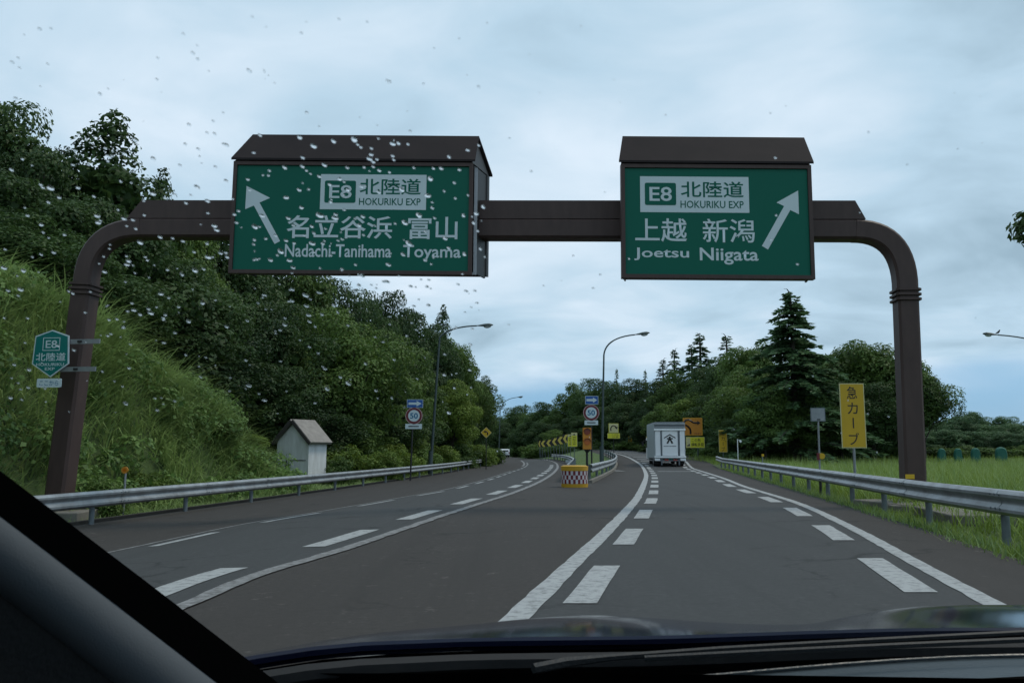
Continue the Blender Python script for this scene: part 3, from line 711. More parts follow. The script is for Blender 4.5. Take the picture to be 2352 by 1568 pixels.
# orange fork sign and lemon plate right of the truck
t = post_sign('fork_warning_sign', 'large orange sign with two bent black arrows above a lemon plate, behind the truck', 1592, 0, 80)
pole(t, vz(t, 960), 0.06, 'lampsteel', x=vx(t, 1600))
a, b, c, d = board(t, 'arrow_board', 1567, 1611.5, 959, 999.5, 'orange', border='yellow', bw=.03)
def curve2d(t, pts, w, m, y=-.012):
    mb = MB(); mb.tube([(a+(b-a)*u, y, c+(d-c)*v) for u, v in pts], w, 4, rect=None, ref=(0, 1, 0)); 
    return part('arrow', mb, M[m], t)
curve2d(t, [(.06, .76), (.16, .86), (.30, .89), (.42, .82), (.52, .73), (.64, .71), (.78, .71)], .085, 'black')
mb = MB(); mb.prism([(a+(b-a)*u, c+(d-c)*v) for u, v in ((.74, .83), (.90, .71), (.74, .59))], -.03, -.01); part('arrow', mb, M['black'], t)
curve2d(t, [(.12, .60), (.25, .50), (.34, .40), (.38, .28), (.38, .08)], .085, 'black')
letters(t, '徐行', a+(b-a)*.55, a+(b-a)*.92, c+(d-c)*.06, c+(d-c)*.15, M['maroon'], -.008)
a, b, c, d = board(t, 'lemon_plate', 1573, 1615.5, 1003, 1028, 'lemon', border='cream', bw=.03)
letters(t, 'この先', a+(b-a)*.30, a+(b-a)*.78, c+(d-c)*.54, c+(d-c)*.86, M['black'], -.008, .01)
letters(t, '横転多発', a+(b-a)*.28, a+(b-a)*.95, c+(d-c)*.14, c+(d-c)*.46, M['black'], -.008, .01)
mb = MB(); mb.box((a+(b-a)*.13, -.006, (c+d)/2), ((b-a)*.2, .004, (d-c)*.85)); part('pale_field', mb, M['cream'], t)
mb = MB(); mb.prism([(a+(b-a)*u, c+(d-c)*v) for u, v in ((.05, .16), (.20, .16), (.20, .36), (.14, .36), (.14, .28), (.05, .22))], -.012, -.009); part('truck_symbol', mb, M['black'], t)
# square bend sign with lemon plate
t = post_sign('bend_sign', 'small cream square sign with hooked arrow over a lemon plate on the gore', 1408, 0, 92)
pole(t, vz(t, 975), .04, 'dark')
a, b, c, d = board(t, 'arrow_board', 1397, 1419.5, 972, 993.5, 'cream', border='lemon', bw=.03)
curve2d(t, [(.22, .22), (.20, .45), (.30, .68), (.50, .78), (.68, .70), (.78, .56)], .06, 'black')
mb = MB(); mb.prism([(a+(b-a)*u, c+(d-c)*v) for u, v in ((.62, .58), (.92, .66), (.84, .38))], -.03, -.01); part('arrow', mb, M['black'], t)
a, b, c, d = board(t, 'lemon_plate', 1394, 1422.5, 994.5, 1006.5, 'lemon', border='cream', bw=.02)
letters(t, 'この先', a+(b-a)*.36, a+(b-a)*.88, c+(d-c)*.55, c+(d-c)*.85, M['black'], -.008); letters(t, '注意', a+(b-a)*.36, a+(b-a)*.88, c+(d-c)*.15, c+(d-c)*.45, M['black'], -.008)
# lemon banners
for (x0, x1, y0, y1, Y, lb) in ((1303, 1315, 997, 1025, 90, 'lemon warning banner, the lower of a pair beside the chevrons'), (1311, 1325, 993, 1025.5, 86, 'lemon warning banner, the taller of a pair beside the chevrons')):
    t = post_sign('warning_banner', lb, (x0+x1)/2, 0, Y); pole(t, vz(t, y0)-.1, .035, 'postgrey')
    a, b, c, d = board(t, 'panel', x0, x1, y0, y1, 'lemon', border='cream', bw=.03)
    mb = MB(); mb.box(((a+b)/2, -.006, d-(d-c)*.12), ((b-a)*.9, .004, (d-c)*.18)); part('pale_field', mb, M['cream'], t)
    mb = MB(); mb.prism([((a+b)/2+(b-a)*u, d-(d-c)*v) for u, v in ((-.2, .19), (.2, .19), (0, .06))], -.014, -.010); part('warning_triangle', mb, M['black'], t)
    for i, ch in enumerate('横転注意'):
        z1 = d-(d-c)*(.27+i*.16); letters(t, ch, (a+b)/2-(b-a)*.25, (a+b)/2+(b-a)*.25, z1-(d-c)*.12, z1, M['black'], -.009)
# diamond curve sign
t = post_sign('curve_diamond_sign', 'orange diamond sign with a left curve arrow where the left road bends away', 1117, 0, 72)
pole(t, vz(t, 993), .04, 'dark', y=.05)
z = vz(t, 993); r = 12.5/1960*72
mb = MB(); mb.prism([(-r, z), (0, z+r), (r, z), (0, z-r)], 0, .02); part('border', mb, M['cream'], t)
mb = MB(); q = r*.92; mb.prism([(-q, z), (0, z+q), (q, z), (0, z-q)], -.004, .016); part('panel', mb, M['yellow'], t)
mb = MB(); mb.tube([(r*.25, -.01, z-r*.42), (r*.28, -.01, z-r*.05), (r*.1, -.01, z+r*.16), (-r*.2, -.01, z+r*.2)], .05, 4, ref=(0, 1, 0)); mb.prism([(-r*.5, z+r*.18), (-r*.12, z+r*.42), (-r*.12, z-r*.02)], -.03, -.01); part('arrow', mb, M['black'], t)
# chevron boards
names = ['leftmost', 'second from left', 'third from left', 'fourth from left', 'fifth from left', 'rightmost']
for i, (x, y, w, h, Y) in enumerate(((1239, 1019, 5.5, 15, 116), (1247, 1018.5, 11, 15, 111), (1260, 1017, 12, 16, 106), (1273, 1014, 12, 17, 101), (1286, 1011, 13, 18, 97), (1298, 1007, 12, 20, 94))):
    t = post_sign('chevron_board', f'black board with yellow chevrons pointing left, {names[i]} of the row on the gore', x, 0, Y, group='chevron boards along the inside of the bend')
    ww = w*1.12/1960*Y
    for s in (-1, 1): mb = MB(); mb.tube([(s*ww*.22+.15, .05, 0), (s*ww*.22, .05, vz(t, y))], .03, 6); part('leg', mb, M['postgrey'], t)
    a, b, c, d = board(t, 'panel', x-w*.56, x+w*.56, y-h/2, y+h/2, 'black')
    mb = MB(); mb.prism([(a+(b-a)*p, c+(d-c)*v) for p, v in ((.08, .5), (.48, .97), (.92, .97), (.50, .5), (.92, .03), (.48, .03))], -.03, 0); part('chevron', mb, M['chevron'], t)
# back of a board on a thin pole
t = post_sign('pole_board', 'plain grey square board on a thin pole beside the yellow curve sign', 1877, 0, 24.5, 'sign')
mb = MB(); mb.tube([(0, .05, 0), (-.005, .05, vz(t, 1095))], .04, 10); part('pole_sleeve', mb, M['dark'], t, True)
mb = MB(); mb.tube([(-.005, .05, vz(t, 1095)), (0.012, .05, vz(t, 960))], .028, 10); part('pole', mb, M['alu'], t, True)
board(t, 'panel', 1860, 1893.5, 936, 967.5, 'alu', 0.0, border='postgrey', bw=.02)
mb = MB(); mb.box((0.01, -.015, vz(t, 963)), (.08, .03, .03)); part('clamp', mb, M['dark'], t)
a = vx(t, 1873); mb = MB(); mb.box((a, -.0, vz(t, 1048)), (.07, .05, .20)); part('red_reflector', mb, M['checkred'], t)
mb = MB(); mb.tube([(vx(t, 1882), .0, vz(t, 1047)), (vx(t, 1882), .03, vz(t, 1047))], .085, 14); part('amber_reflector', mb, M['yellow'], t)
# delineators and small markers
t = post_sign('delineator_post', 'grey post with round orange reflector behind the left guard rail', 297, 0, 21.5, 'delineator')
pole(t, vz(t, 1083), .03, 'alu', y=.03); mb = MB(); mb.tube([(0, 0, vz(t, 1079)), (0, -.03, vz(t, 1079))], .085, 18); part('reflector', mb, M['orange'], t)
mb = MB(); mb.tube([(0, -.031, vz(t, 1079)), (0, -.036, vz(t, 1079))], .04, 14); part('lens', mb, M['orangelens'], t)
t = post_sign('delineator_post', 'thin white delineator post on the grass right of the yellow vertical sign', 1691, 0, 70, 'delineator')
pole(t, vz(t, 1008), .035, 'white'); mb = MB(); mb.tube([(.22, 0, vz(t, 1013)), (.22, -.03, vz(t, 1013))], .10, 12); mb.box((.11, .0, vz(t, 1010)), (.22, .02, .03)); part('reflector', mb, M['white'], t)
t = post_sign('delineator_post', 'short yellow-topped delineator behind the right guard rail near the pole board', 1747, 0, 38, 'delineator')
pole(t, vz(t, 1045), .022, 'alu'); mb = MB(); mb.box((0, 0, vz(t, 1045)), (.10, .03, .11)); part('reflector', mb, M['yellow'], t)
t = post_sign('roadside_marker', 'tall thin pole with a white box on top in front of the dark cedars', 1697, 0, 78, 'marker')
pole(t, vz(t, 990), .03, 'lampsteel'); board(t, 'box', 1692, 1702, 986, 996, 'truckside', -.1, th=.2)
t = post_sign('distance_marker', 'small pale green marker board beside the white hut', 613, 0, 41, 'marker')
pole(t, vz(t, 1056), .03, 'alu'); board(t, 'panel', 600, 627, 1052.5, 1063, 'signwhite', 0, border='teal', bw=.015)
t = post_sign('roadside_marker', 'small white tilted marker board on the gore just behind the crash cushion', 1301+4, 0, 48, 'marker')
pole(t, vz(t, 1060), .02, 'alu'); board(t, 'panel', 1298, 1310, 1056, 1063, 'truckside')

# ------------------------------------------------------------------ street lamps
def street_lamp(label, base, bend, mid, tip, Y, r0=.11, side=1):
    bx = (base-1176)/1960*Y; t = thing('street_lamp', label, 'street lamp', (bx, Y, tz(bx, Y)-.05))
    L_ = lambda p: at(p[0], p[1], Y)-t.location
    b0 = L_(bend); mb = MB(); mb.tube([(0, 0, 0), b0*0.33, b0*0.66, b0], [r0, r0*.85, r0*.68, r0*.55], 10); part('pole', mb, M['lampsteel'], t, True)
    mb = MB(); mb.tube([(0, 0, 0), (b0.x*.06, 0, 1.6)], [r0*1.45, r0*1.4], 10); part('base_sleeve', mb, M['lampsteel'], t, True)
    tp = L_(tip); pts = arc(b0, L_(mid), tp, 12); mb = MB(); mb.tube(pts, [r0*.52]*6+[r0*.45]*6, 8); part('arm', mb, M['lampsteel'], t, True)
    d = (pts[-1]-pts[-2]).normalized(); n = Vector((0, 0, 1)); mb = MB()
    prof = [(-.05, .045), (.15, .09), (.55, .19), (.85, .20), (1.05, .10), (1.12, .02)]
    rings = []; sdv = Vector((0, 1, 0))
    for q, r in prof:
        c = tp+d*q
        rings.append([c+sdv*r*math.cos(R(an))*.9+n*max(-.35*r, r*.62*math.sin(R(an))) for an in range(0, 360, 36)])
    vs = [v for g in rings for v in g]; fs = [(i*10+j, i*10+(j+1) % 10, i*10+10+(j+1) % 10, i*10+10+j) for i in range(len(prof)-1) for j in range(10)]
    mb.add(vs, fs+[tuple(range(10))[::-1], tuple(range(50, 60))]); part('lamp_head', mb, M['lampsteel'], t, True)
    mb = MB(); c = tp+d*.72-n*.06; k = 12
    vs = [c+d*(.27*math.cos(R(a))*math.cos(R(b)))+sdv*(.15*math.sin(R(a))*math.cos(R(b)))-n*(.14*math.sin(R(b))) for b in (0, 35, 65) for a in range(0, 360, 30)]+[c-n*.14]
    fs = [(i*k+j, i*k+(j+1) % k, i*k+k+(j+1) % k, i*k+k+j) for i in range(2) for j in range(k)]+[(24+j, 24+(j+1) % k, 36) for j in range(k)]
    mb.add(vs, fs); part('lamp_lens', mb, M['lampglass'], t, True)
    return t
street_lamp('tall lamp post rising in front of the wooded hillside left of the road', 990, (1010, 775), (1030, 750), (1095, 748), 57)
street_lamp('distant small lamp post where the left road bends out of sight', 1146, (1149, 945), (1152, 916), (1186, 912.5), 138)
street_lamp('lamp post in the middle on the grass gore behind the speed sign', 1380, (1387, 815), (1391, 775), (1458, 768.5), 62)
lp = street_lamp('lamp post with its head reaching in from outside the right side, bird on its arm', 2440, (2432, 830), (2425, 778), (2292, 769), 62)
bp = at(2293, 767, 62)
mb = MB()
bpts = [(-.20, .0, .02), (-.08, 0, .07), (.02, 0, .13), (.08, 0, .20), (.10, 0, .26), (.13, 0, .30)]
mb.tube(bpts, [.02, .055, .075, .055, .045, .02], 8); mb.tube([(.13, 0, .29), (.19, 0, .275)], [.018, .004], 6)
for s in (-1, 1): mb.tube([(0, s*.025, .09), (.01, s*.03, 0)], .008, 5)
bo = part('bird', mb, M['bird'], None, True); bo.location = bp+Vector((0, 0, .02)); tag(bo, 'small dark bird perched on the arm of the rightmost street lamp', 'bird')

# ------------------------------------------------------------------ crash cushion
cp = G(1322, 1119); cu = thing('crash_cushion', 'yellow crash cushion drum with red and white checks at the nose of the gore', 'crash barrier', (cp.x, cp.y+.42, tz(cp.x, cp.y+.42)))
kk = cp.y/1960; rr = 31.5*kk; hh = 49*kk
def drum_outline(r, n=36): # flattened drum
    return [(r*math.cos(2*math.pi*i/n), r*.95*math.sin(2*math.pi*i/n)) for i in range(n)]
def drum(z0, z1, r0, r1, m, name):
    mb = MB(); n = 40
    mb.tube([(0, 0, z0), (0, 0, z1)], [r0, r1], n); return part(name, mb, M[m], cu, True)
drum(0, hh*.15, rr*.97, rr*.985, 'cushion', 'base_band'); drum(hh*.15, hh*.76, rr*.95, rr*.95, 'cushion', 'body'); drum(hh*.76, hh*.97, rr*.985, rr*1.01, 'cushion', 'top_band'); drum(hh*.97, hh, rr*.93, rr*.86, 'cushion', 'lid')
ncol = 18; chk = {}
for row in range(3):
    for ci in range(ncol):
        a0 = -math.pi*1.02+ci*(math.pi*1.04)/ncol*1.0; a1 = a0+(math.pi*1.04)/ncol
        z0 = hh*(.165+row*.195); z1 = z0+hh*.195; r = rr*.957
        mb = MB(); vs = []
        for rad in (r, r+.006):
            for q in (a0, (a0+a1)/2, a1):
                for z in (z0, z1): vs.append((rad*math.cos(q), rad*math.sin(q), z))
        fs = [(6, 8, 9, 7), (8, 10, 11, 9), (0, 1, 3, 2), (2, 3, 5, 4), (0, 6, 7, 1), (4, 5, 11, 10), (1, 7, 9, 3), (3, 9, 11, 5), (0, 2, 8, 6), (2, 4, 10, 8)]
        mb.add(vs, fs); part('check', mb, M['checkred' if (row+ci) % 2 == 0 else 'checkwhite'], cu)

# ------------------------------------------------------------------ white hut
hx = (697-1176)/1960*41; hz = tz(hx, 41)
hut = thing('roadside_hut', 'small white gabled hut with brown roof among shrubs behind the guard rail', 'hut', (hx, 41, hz-.1), R(-28))
HW, HD, HH = 1.95, 1.25, vz(hut, 1014); HR = vz(hut, 968)
mb = MB(); mb.prism([(-HW/2, .12), (HW/2, .12), (HW/2, HH), (0, HR-.10), (-HW/2, HH)], -HD/2, HD/2); part('wall', mb, M['hutwall'], hut)
mb = MB(); mb.box((0, 0, 0.02), (HW-.15, HD-.1, .3)); part('plinth', mb, M['huttrim'], hut)
for s in (-1, 1):
    e = Vector((s*(HW/2+.16), 0, HH-.12)); rdg = Vector((0, 0, HR)); dirn = (e-rdg).normalized(); nn = Vector((-dirn.z, 0, dirn.x))*(1 if s < 0 else -1)
    if nn.z < 0: nn = -nn
    vs = [(p+nn*h)+Vector((0, y, 0)) for y in (-HD/2-.14, HD/2+.14) for p, h in ((rdg, -.0), (e, 0), (e, .13), (rdg, .13))]
    mb = MB(); mb.add(vs, [(0, 1, 2, 3), (7, 6, 5, 4), (0, 4, 5, 1), (1, 5, 6, 2), (2, 6, 7, 3), (3, 7, 4, 0)]); part('roof', mb, M['hutroof'], hut)
    vs = [(p+nn*h)+Vector((0, y, 0)) for y in (-HD/2-.17, -HD/2-.142) for p, h in ((rdg, -.06), (e, -.06), (e, .10), (rdg, .10))]
    mb = MB(); mb.add(vs, [(0, 1, 2, 3), (7, 6, 5, 4), (0, 4, 5, 1), (1, 5, 6, 2), (2, 6, 7, 3), (3, 7, 4, 0)]); part('barge_board', mb, M['huttrim'], hut)
mb = MB(); mb.tube([(-.32, -HD/2-.05, .1), (-.32, -HD/2-.05, .85)], .03, 6); mb.tube([(-.62, -HD/2-.05, .1), (-.62, -HD/2-.05, .5)], .035, 6); mb.box((-.3, -HD/2-.06, .25), (.08, .06, .3)); part('pipe', mb, M['dark'], hut)
mb = MB(); mb.box((.32, -HD/2-.012, .84), (1.0, .02, .03)); part('wall_seam', mb, M['huttrim'], hut)

# ------------------------------------------------------------------ truck
TY = 63.0; tx = (1536-1176)/1960*TY; tz0 = tz(tx, TY)
tr = thing('box_truck', 'white box truck with black figure emblem driving ahead in the lane', 'truck', (tx, TY, tz0), R(-4))
W2, TOP, BOT = 2.24, vz(tr, 970), vz(tr, 1052); TL = 6.2
mb = MB(); mb.box((0, TL/2+.06, (TOP+BOT)/2), (W2, TL, TOP-BOT), 0, .03); part('cargo_box', mb, M['truckside'], tr)
mb = MB(); mb.box((0, .0, TOP-.10), (W2+.02, .12, .12)); mb.box((0, .0, TOP-.34), (W2+.02, .1, .10)); part('header_rail', mb, M['alu'], tr)
mb = MB(); mb.box((0, .02, TOP-.22), (W2-.06, .06, .13)); part('header_gap', mb, M['truckgrey'], tr)
mb = MB(); mb.box((0, -.03, TOP-.52), (W2+.06, .16, .16), 0, .03); part('top_bar', mb, M['white'], tr)
DB = vz(tr, 1046); DT = TOP-.6
for x0, x1, nm in ((-W2/2+.06, -.68, 'side_panel'), (.72, W2/2-.06, 'side_panel'), (-.56, .58, 'lift_panel')):
    mb = MB(); mb.box(((x0+x1)/2, .0, (DT+DB)/2), (x1-x0, .06, DT-DB), 0, .015); part(nm, mb, M['white'], tr)
for x in (-.62, .65):
    mb = MB(); mb.box((x, -.02, (DT+BOT)/2-.25), (.10, .08, DT-BOT+.5), 0, .01); part('lift_post', mb, M['truckgrey'], tr)
mb = MB(); zc = TOP-1.42
mb.prism([(-.42, zc+.32), (0, zc+.58), (.42, zc+.32), (.42, zc+.25), (0, zc+.50), (-.42, zc+.25)], -.045, -.03)
mb.prism([(-.07, zc+.14), (-.07, zc+.40), (.07, zc+.40), (.07, zc+.14)], -.045, -.03)
mb.prism([(-.21, zc+.20), (-.21, zc+.29), (.21, zc+.29), (.21, zc+.20)], -.047, -.031)
mb.prism([(-.08, zc+.22), (.03, zc+.22), (-.12, zc-.12), (-.25, zc-.09)], -.046, -.032); mb.prism([(-.03, zc+.22), (.08, zc+.22), (.25, zc-.09), (.12, zc-.12)], -.049, -.033)
part('emblem', mb, M['black'], tr)
mb = MB(); rr_ = random.Random(3)
for i in range(14):
    x = -.43+i*.066; mb.box((x, -.035, zc-.30), (.045, .01, .05+rr_.random()*.03)); 
part('company_name', mb, M['truckgrey'], tr)
mb = MB(); mb.box((0, -.05, DB-.10), (W2+.04, .2, .14), 0, .02); part('lift_platform', mb, M['white'], tr)
for s in (-1, 1): mb = MB(); mb.box((s*.93, -.04, DB-.29), (.40, .14, .16), 0, .02); part('rear_step', mb, M['white'], tr)
mb = MB(); mb.box((0, .25, .62), (1.1, .5, .34)); mb.box((0, TL/2, .66), (.9, TL, .2)); part('chassis', mb, M['dark'], tr)
mb = MB(); mb.box((0, .02, .46), (2.1, .10, .12), 0, .01); part('bumper', mb, M['truckgrey'], tr)
for x in (-.88, -.28, .35, .84):
    mb = MB(); mb.box((x-.06, -.05, .50), (.13, .05, .11), 0, .01); mb.box((x+.09, -.05, .49), (.13, .05, .11), 0, .01); part('tail_lamp', mb, M['tail'], tr)
mb = MB(); mb.box((.03, -.05, .60), (.34, .02, .17)); part('licence_plate', mb, M['net'], tr)
for y in (1.3, 5.9):
    for s in (-1, 1):
        mb = MB(); mb.cyl((s*.86, y, .42), .42, .46 if y < 2 else .24, 20, axis='X'); w = part('wheel', mb, M['rubber'], tr, True)
        mb = MB(); mb.cyl((s*(1.10 if y < 2 else .99), y, .42), .2, .04, 14, axis='X'); part('rim', mb, M['alu'], w)
for s in (-1, 1):
    mb = MB()
    for zz in (.45, .62, .8): mb.box((s*1.08, 3.5, zz), (.03, 2.6, .08))
    part('side_guard', mb, M['alu'], tr)
    mb = MB(); mb.box((s*.85, .62, .42), (.48, .03, .5)); part('mud_flap', mb, M['rubber'], tr)
mb = MB(); mb.box((0, TL+1.05, 1.35), (2.1, 1.7, 1.75), 0, .08); cab = part('cab', mb, M['white'], tr)
mb = MB(); mb.box((0, TL+1.9, 1.7), (1.9, .06, .75)); part('windscreen', mb, M['glassdark'], cab)
for s in (-1, 1):
    mb = MB(); mb.box((s*1.055, TL+1.1, 1.7), (.02, .9, .6)); part('side_window', mb, M['glassdark'], cab)
    mb = MB(); mb.tube([(s*1.05, TL+1.7, 2.0), (s*1.3, TL+1.7, 1.95)], .02, 6); mb.box((s*1.32, TL+1.7, 1.72), (.16, .06, .36)); part('mirror', mb, M['black'], tr)
mb = MB(); mb.box((0, TL/2, TOP+.035), (W2-.06, TL-.1, .03)); part('box_roof', mb, M['alu'], tr)

# ------------------------------------------------------------------ white van far off on the left road
vp = G(1161.5, 1049.5); vy = 150.0; vx_ = (1161.5-1176)/1960*vy
van = thing('white_van', 'far white minivan on the bend of the left road', 'van', (vx_, vy, EYE-(1050-1034)/1960*vy+.02), R(8))
mb = MB(); prof = [(0, .35), (0, .95), (.12, 1.35), (.35, 1.42), (2.6, 1.45), (3.3, .92), (3.9, .82), (4.0, .35)]
vs = [(x, y, z) for x in (-.7, .7) for y, z in prof]; n = len(prof)
mb.add(vs, [tuple(range(n)), tuple(range(n, 2*n))[::-1]]+[(i, n+i, n+(i+1) % n, (i+1) % n) for i in range(n)]); part('body', mb, M['white'], van)
mb = MB(); mb.add([(-.5, -.012, 1.0), (.5, -.012, 1.0), (.46, .085, 1.26), (-.46, .085, 1.26)], [(0, 1, 2, 3)]); part('rear_window', mb, M['glassdark'], van)
mb = MB(); mb.box((0, -.02, .34), (1.36, .1, .2)); part('bumper', mb, M['black'], van)
mb = MB(); mb.box((0, -.015, .66), (.42, .02, .12)); part('licence_plate', mb, M['truckside'], van)
for s in (-1, 1):
    mb = MB(); mb.box((s*.60, -.01, .80), (.14, .03, .22)); part('tail_lamp', mb, M['tail'], van)
    for y in (.75, 3.2):
        mb = MB(); mb.cyl((s*.6, y, .3), .3, .2, 14, axis='X'); part('wheel', mb, M['rubber'], van)
    mb = MB(); mb.box((s*.82, 2.9, 1.0), (.16, .08, .12)); part('mirror', mb, M['white'], van)

# ------------------------------------------------------------------ foliage meshes
def rand_dirs(n, up_bias=0.0):
    v = RNG.normal(size=(n, 3)); v[:, 2] += up_bias; return v/np.linalg.norm(v, axis=1)[:, None]
def leaf_quads(P, Nn, size, aspect=0.55):
    """diamond leaves centred at P with normals Nn"""
    n = len(P); t = np.cross(Nn, RNG.normal(size=(n, 3))); t /= np.linalg.norm(t, axis=1)[:, None]+1e-9
    b = np.cross(Nn, t); s = (size*(0.7+0.6*RNG.random(n)))[:, None]
    fold = Nn*s*0.12
    V = np.stack([P-t*s*.5, P+b*s*.5*aspect+fold, P+t*s*.5, P-b*s*.5*aspect+fold], 1).reshape(-1, 3)
    return V, np.arange(4*n).reshape(n, 4)
def decid(seed, W=8.0, H=10.0, nb=46, per=420, leaf=0.22, mat_='leafA', base=.22, shape=1.0):
    global RNG
    RNG = np.random.default_rng(seed)
    cz, rz_ = H*(base+1)/2, H*(1-base)/2
    cs = []; rads = []
    tries = 0
    while len(cs) < nb and tries < 4000:
        tries += 1
        d = rand_dirs(1, 0.15)[0]; rr = RNG.uniform(0.35, 0.92)
        c = np.array([d[0]*W/2*rr, d[1]*W/2*rr, cz+d[2]*rz_*rr*0.95])
        if shape >= 2:
            t_ = RNG.uniform(-1, 1); a_ = RNG.uniform(0, 6.28); q_ = W/2*max(.02, (.52-.50*t_))*rr*1.5; c = np.array([math.cos(a_)*q_, math.sin(a_)*q_, cz+t_*rz_*.97])
        elif shape > 1: c[:2] *= (1-0.55*max(0, (c[2]-cz)/rz_))
        r = RNG.uniform(.085, .165)*W*(1.0 if rr > .6 else 1.15)*(1 if shape < 2 else max(.45, 1-.5*(c[2]-cz)/rz_))
        if all(np.linalg.norm(c-q) > 0.55*(r+s)*.8 for q, s in zip(cs, rads)): cs.append(c); rads.append(r)
    Vs, Fs, n = [], [], 0
    for c, r in zip(cs, rads):
        k = int(per*(r/(0.13*W))**2)
        d = rand_dirs(k, 0.35); rad = r*(0.62+0.42*RNG.random(k)**0.6)
        # ragged edge
        rad *= 1+0.22*np.sin(d[:, 0]*7+c[0]*3)*np.sin(d[:, 1]*6+c[1])*np.cos(d[:, 2]*5)
        P = c+d*rad[:, None]*np.array([1.12, 1.12, .80])
        nn = d*0.85+RNG.normal(size=(k, 3))*0.38+np.array([0, 0, .40]); nn /= np.linalg.norm(nn, axis=1)[:, None]
        V, F_ = leaf_quads(P, nn, leaf); Vs.append(V); Fs.append(F_+n); n += len(V)
    # inner shaded leaves that close the crown
    k = 1800; d = rand_dirs(k); rr = RNG.random(k)**(1/3)*.62
    P = np.stack([d[:, 0]*W/2*rr, d[:, 1]*W/2*rr, cz+d[:, 2]*rz_*rr], 1)
    if shape >= 2: P[:, :2] *= .7
    V, F_ = leaf_quads(P, rand_dirs(k), leaf*2.4, .8); Vs.append(V); Fs.append(F_+n)
    AV = np.vstack(Vs); AV[:, 2] *= np.where(AV[:, 2] > 0, H/np.percentile(AV[:, 2], 99.97), 1)
    crown = np_mesh('crown', AV, np.vstack(Fs), M[mat_])
    mb = MB(); mb.tube([(0, 0, -.6), (.05, .02, H*.2), (-.06, .05, H*.45), (.03, 0, H*.75)], [.026*H, .02*H, .014*H, .005*H], 9)
    order = sorted(range(len(cs)), key=lambda i: -rads[i])[:9]
    for i in order:
        c = Vector(cs[i]); s0 = Vector((0, 0, H*RNG.uniform(.18, .42))); mid = s0.lerp(c, .55)+Vector((0, 0, -.25))
        mb.tube([s0, mid, c], [.010*H, .007*H, .003*H], 6)
    trunk = mb.mesh('trunk', M['bark'], True)
    return crown, trunk
def conifer(seed, H=14.0, Rr=3.4, step=0.5, mat_='needle', droop=0.45, start=.06, dens=1.0, power=.85, arch=0.22):
    global RNG
    RNG = np.random.default_rng(seed)
    mb = MB(); top = Vector((.38, 0, H)); 
    mb.tube([(0, 0, -.6), (0, 0, H*.5), (0.0, 0, H*.92), (.06, 0, H*.98), (.2, 0, H*1.0), top], [.016*H, .010*H, .004*H, .0026*H, .0016*H, .0008*H], 8)
    Ps, Ds = [], []
    z = H*start
    while z < H*.985:
        t = z/H; L0 = Rr*(1-t)**power+0.12
        for j in range(RNG.integers(3, 6)):
            an = RNG.uniform(0, 2*math.pi); L_ = L0*RNG.uniform(.65, 1.15); zz = z+RNG.uniform(-.2, .2)
            pts = []; nseg = max(3, int(L_/0.35)+2)
            for q in np.linspace(0, 1, nseg):
                r = L_*q; pts.append((math.cos(an)*r, math.sin(an)*r, zz+L_*(arch*q-droop*q*q)))
            mb.tube(pts, [max(.006, .018*L_*(1-.8*i/nseg)) for i in range(nseg)], 4, cap=False)
            pts = np.array(pts); nsp = max(4, int(L_*34*dens))
            q = RNG.uniform(.02, 1.0, nsp)**.9; ii = np.clip((q*(nseg-1)).astype(int), 0, nseg-2); fr = q*(nseg-1)-ii
            P = pts[ii]*(1-fr[:, None])+pts[ii+1]*fr[:, None]
            dirr = np.array([math.cos(an), math.sin(an), 0]); sd_ = np.array([-math.sin(an), math.cos(an), 0])
            w = RNG.choice([-1, 1], nsp)*RNG.uniform(.2, 1.1, nsp)
            D = dirr[None]*RNG.uniform(.35, 1.0, nsp)[:, None]+sd_[None]*w[:, None]+np.array([0, 0, 1.])[None]*RNG.uniform(-.75, .12, nsp)[:, None]
            D /= np.linalg.norm(D, axis=1)[:, None]; Ps.append(P); Ds.append(D*(0.26+.24*RNG.random(nsp))[:, None]*(0.55+.45*min(1, L_/1.2)))
        z += step*RNG.uniform(.7, 1.2)*(0.55+.45*(1-t))
    P = np.vstack(Ps); D = np.vstack(Ds); n = len(P)
    sd_ = np.cross(D, RNG.normal(size=(n, 3))+np.array([0, 0, 1.2])); sd_ /= np.linalg.norm(sd_, axis=1)[:, None]+1e-9
    w = 0.085
    V = np.stack([P-sd_*w*.5, P+D*.55-sd_*w, P+D, P+D*.55+sd_*w], 1).reshape(-1, 3)
    crown = np_mesh('crown', V, np.arange(4*n).reshape(n, 4), M[mat_])
    return crown, mb.mesh('trunk', M['bark'], True)
VAR = {
    'a': (decid(11, mat_='leafA', base=.10), 8, 10), 'b': (decid(12, mat_='leafB', nb=52, base=.08), 8, 10), 'c': (decid(13, mat_='leafA', nb=40, shape=1.5), 8, 10),
    'd': (decid(14, mat_='leafC', nb=44), 8, 10), 'e': (decid(15, mat_='leafB', nb=50, shape=1.6, base=.12), 8, 10), 'f': (decid(16, mat_='leafA', nb=48, base=.08), 8, 10),
    'K': (conifer(21, 14, 4.2, .28, power=.95, dens=1.3), 8.4, 14), 'S': (conifer(22, 14, 3.0, .44, dens=.9, power=1.05), 6, 14), 'T': (conifer(23, 14, 2.6, .52, dens=.7, power=1.0, droop=.35), 5.2, 14),
    'N': (decid(25, W=6, H=10, nb=60, per=300, leaf=.20, mat_='leafB', base=.05, shape=2.0), 6, 10),
    'Q': (decid(26, W=5, H=10.5, nb=34, per=300, leaf=.24, mat_='leafB', base=.52), 5, 10.5),
    'P': (decid(24, W=8, H=10, nb=26, per=520, leaf=.20, mat_='needle', base=.06), 8, 10),
}
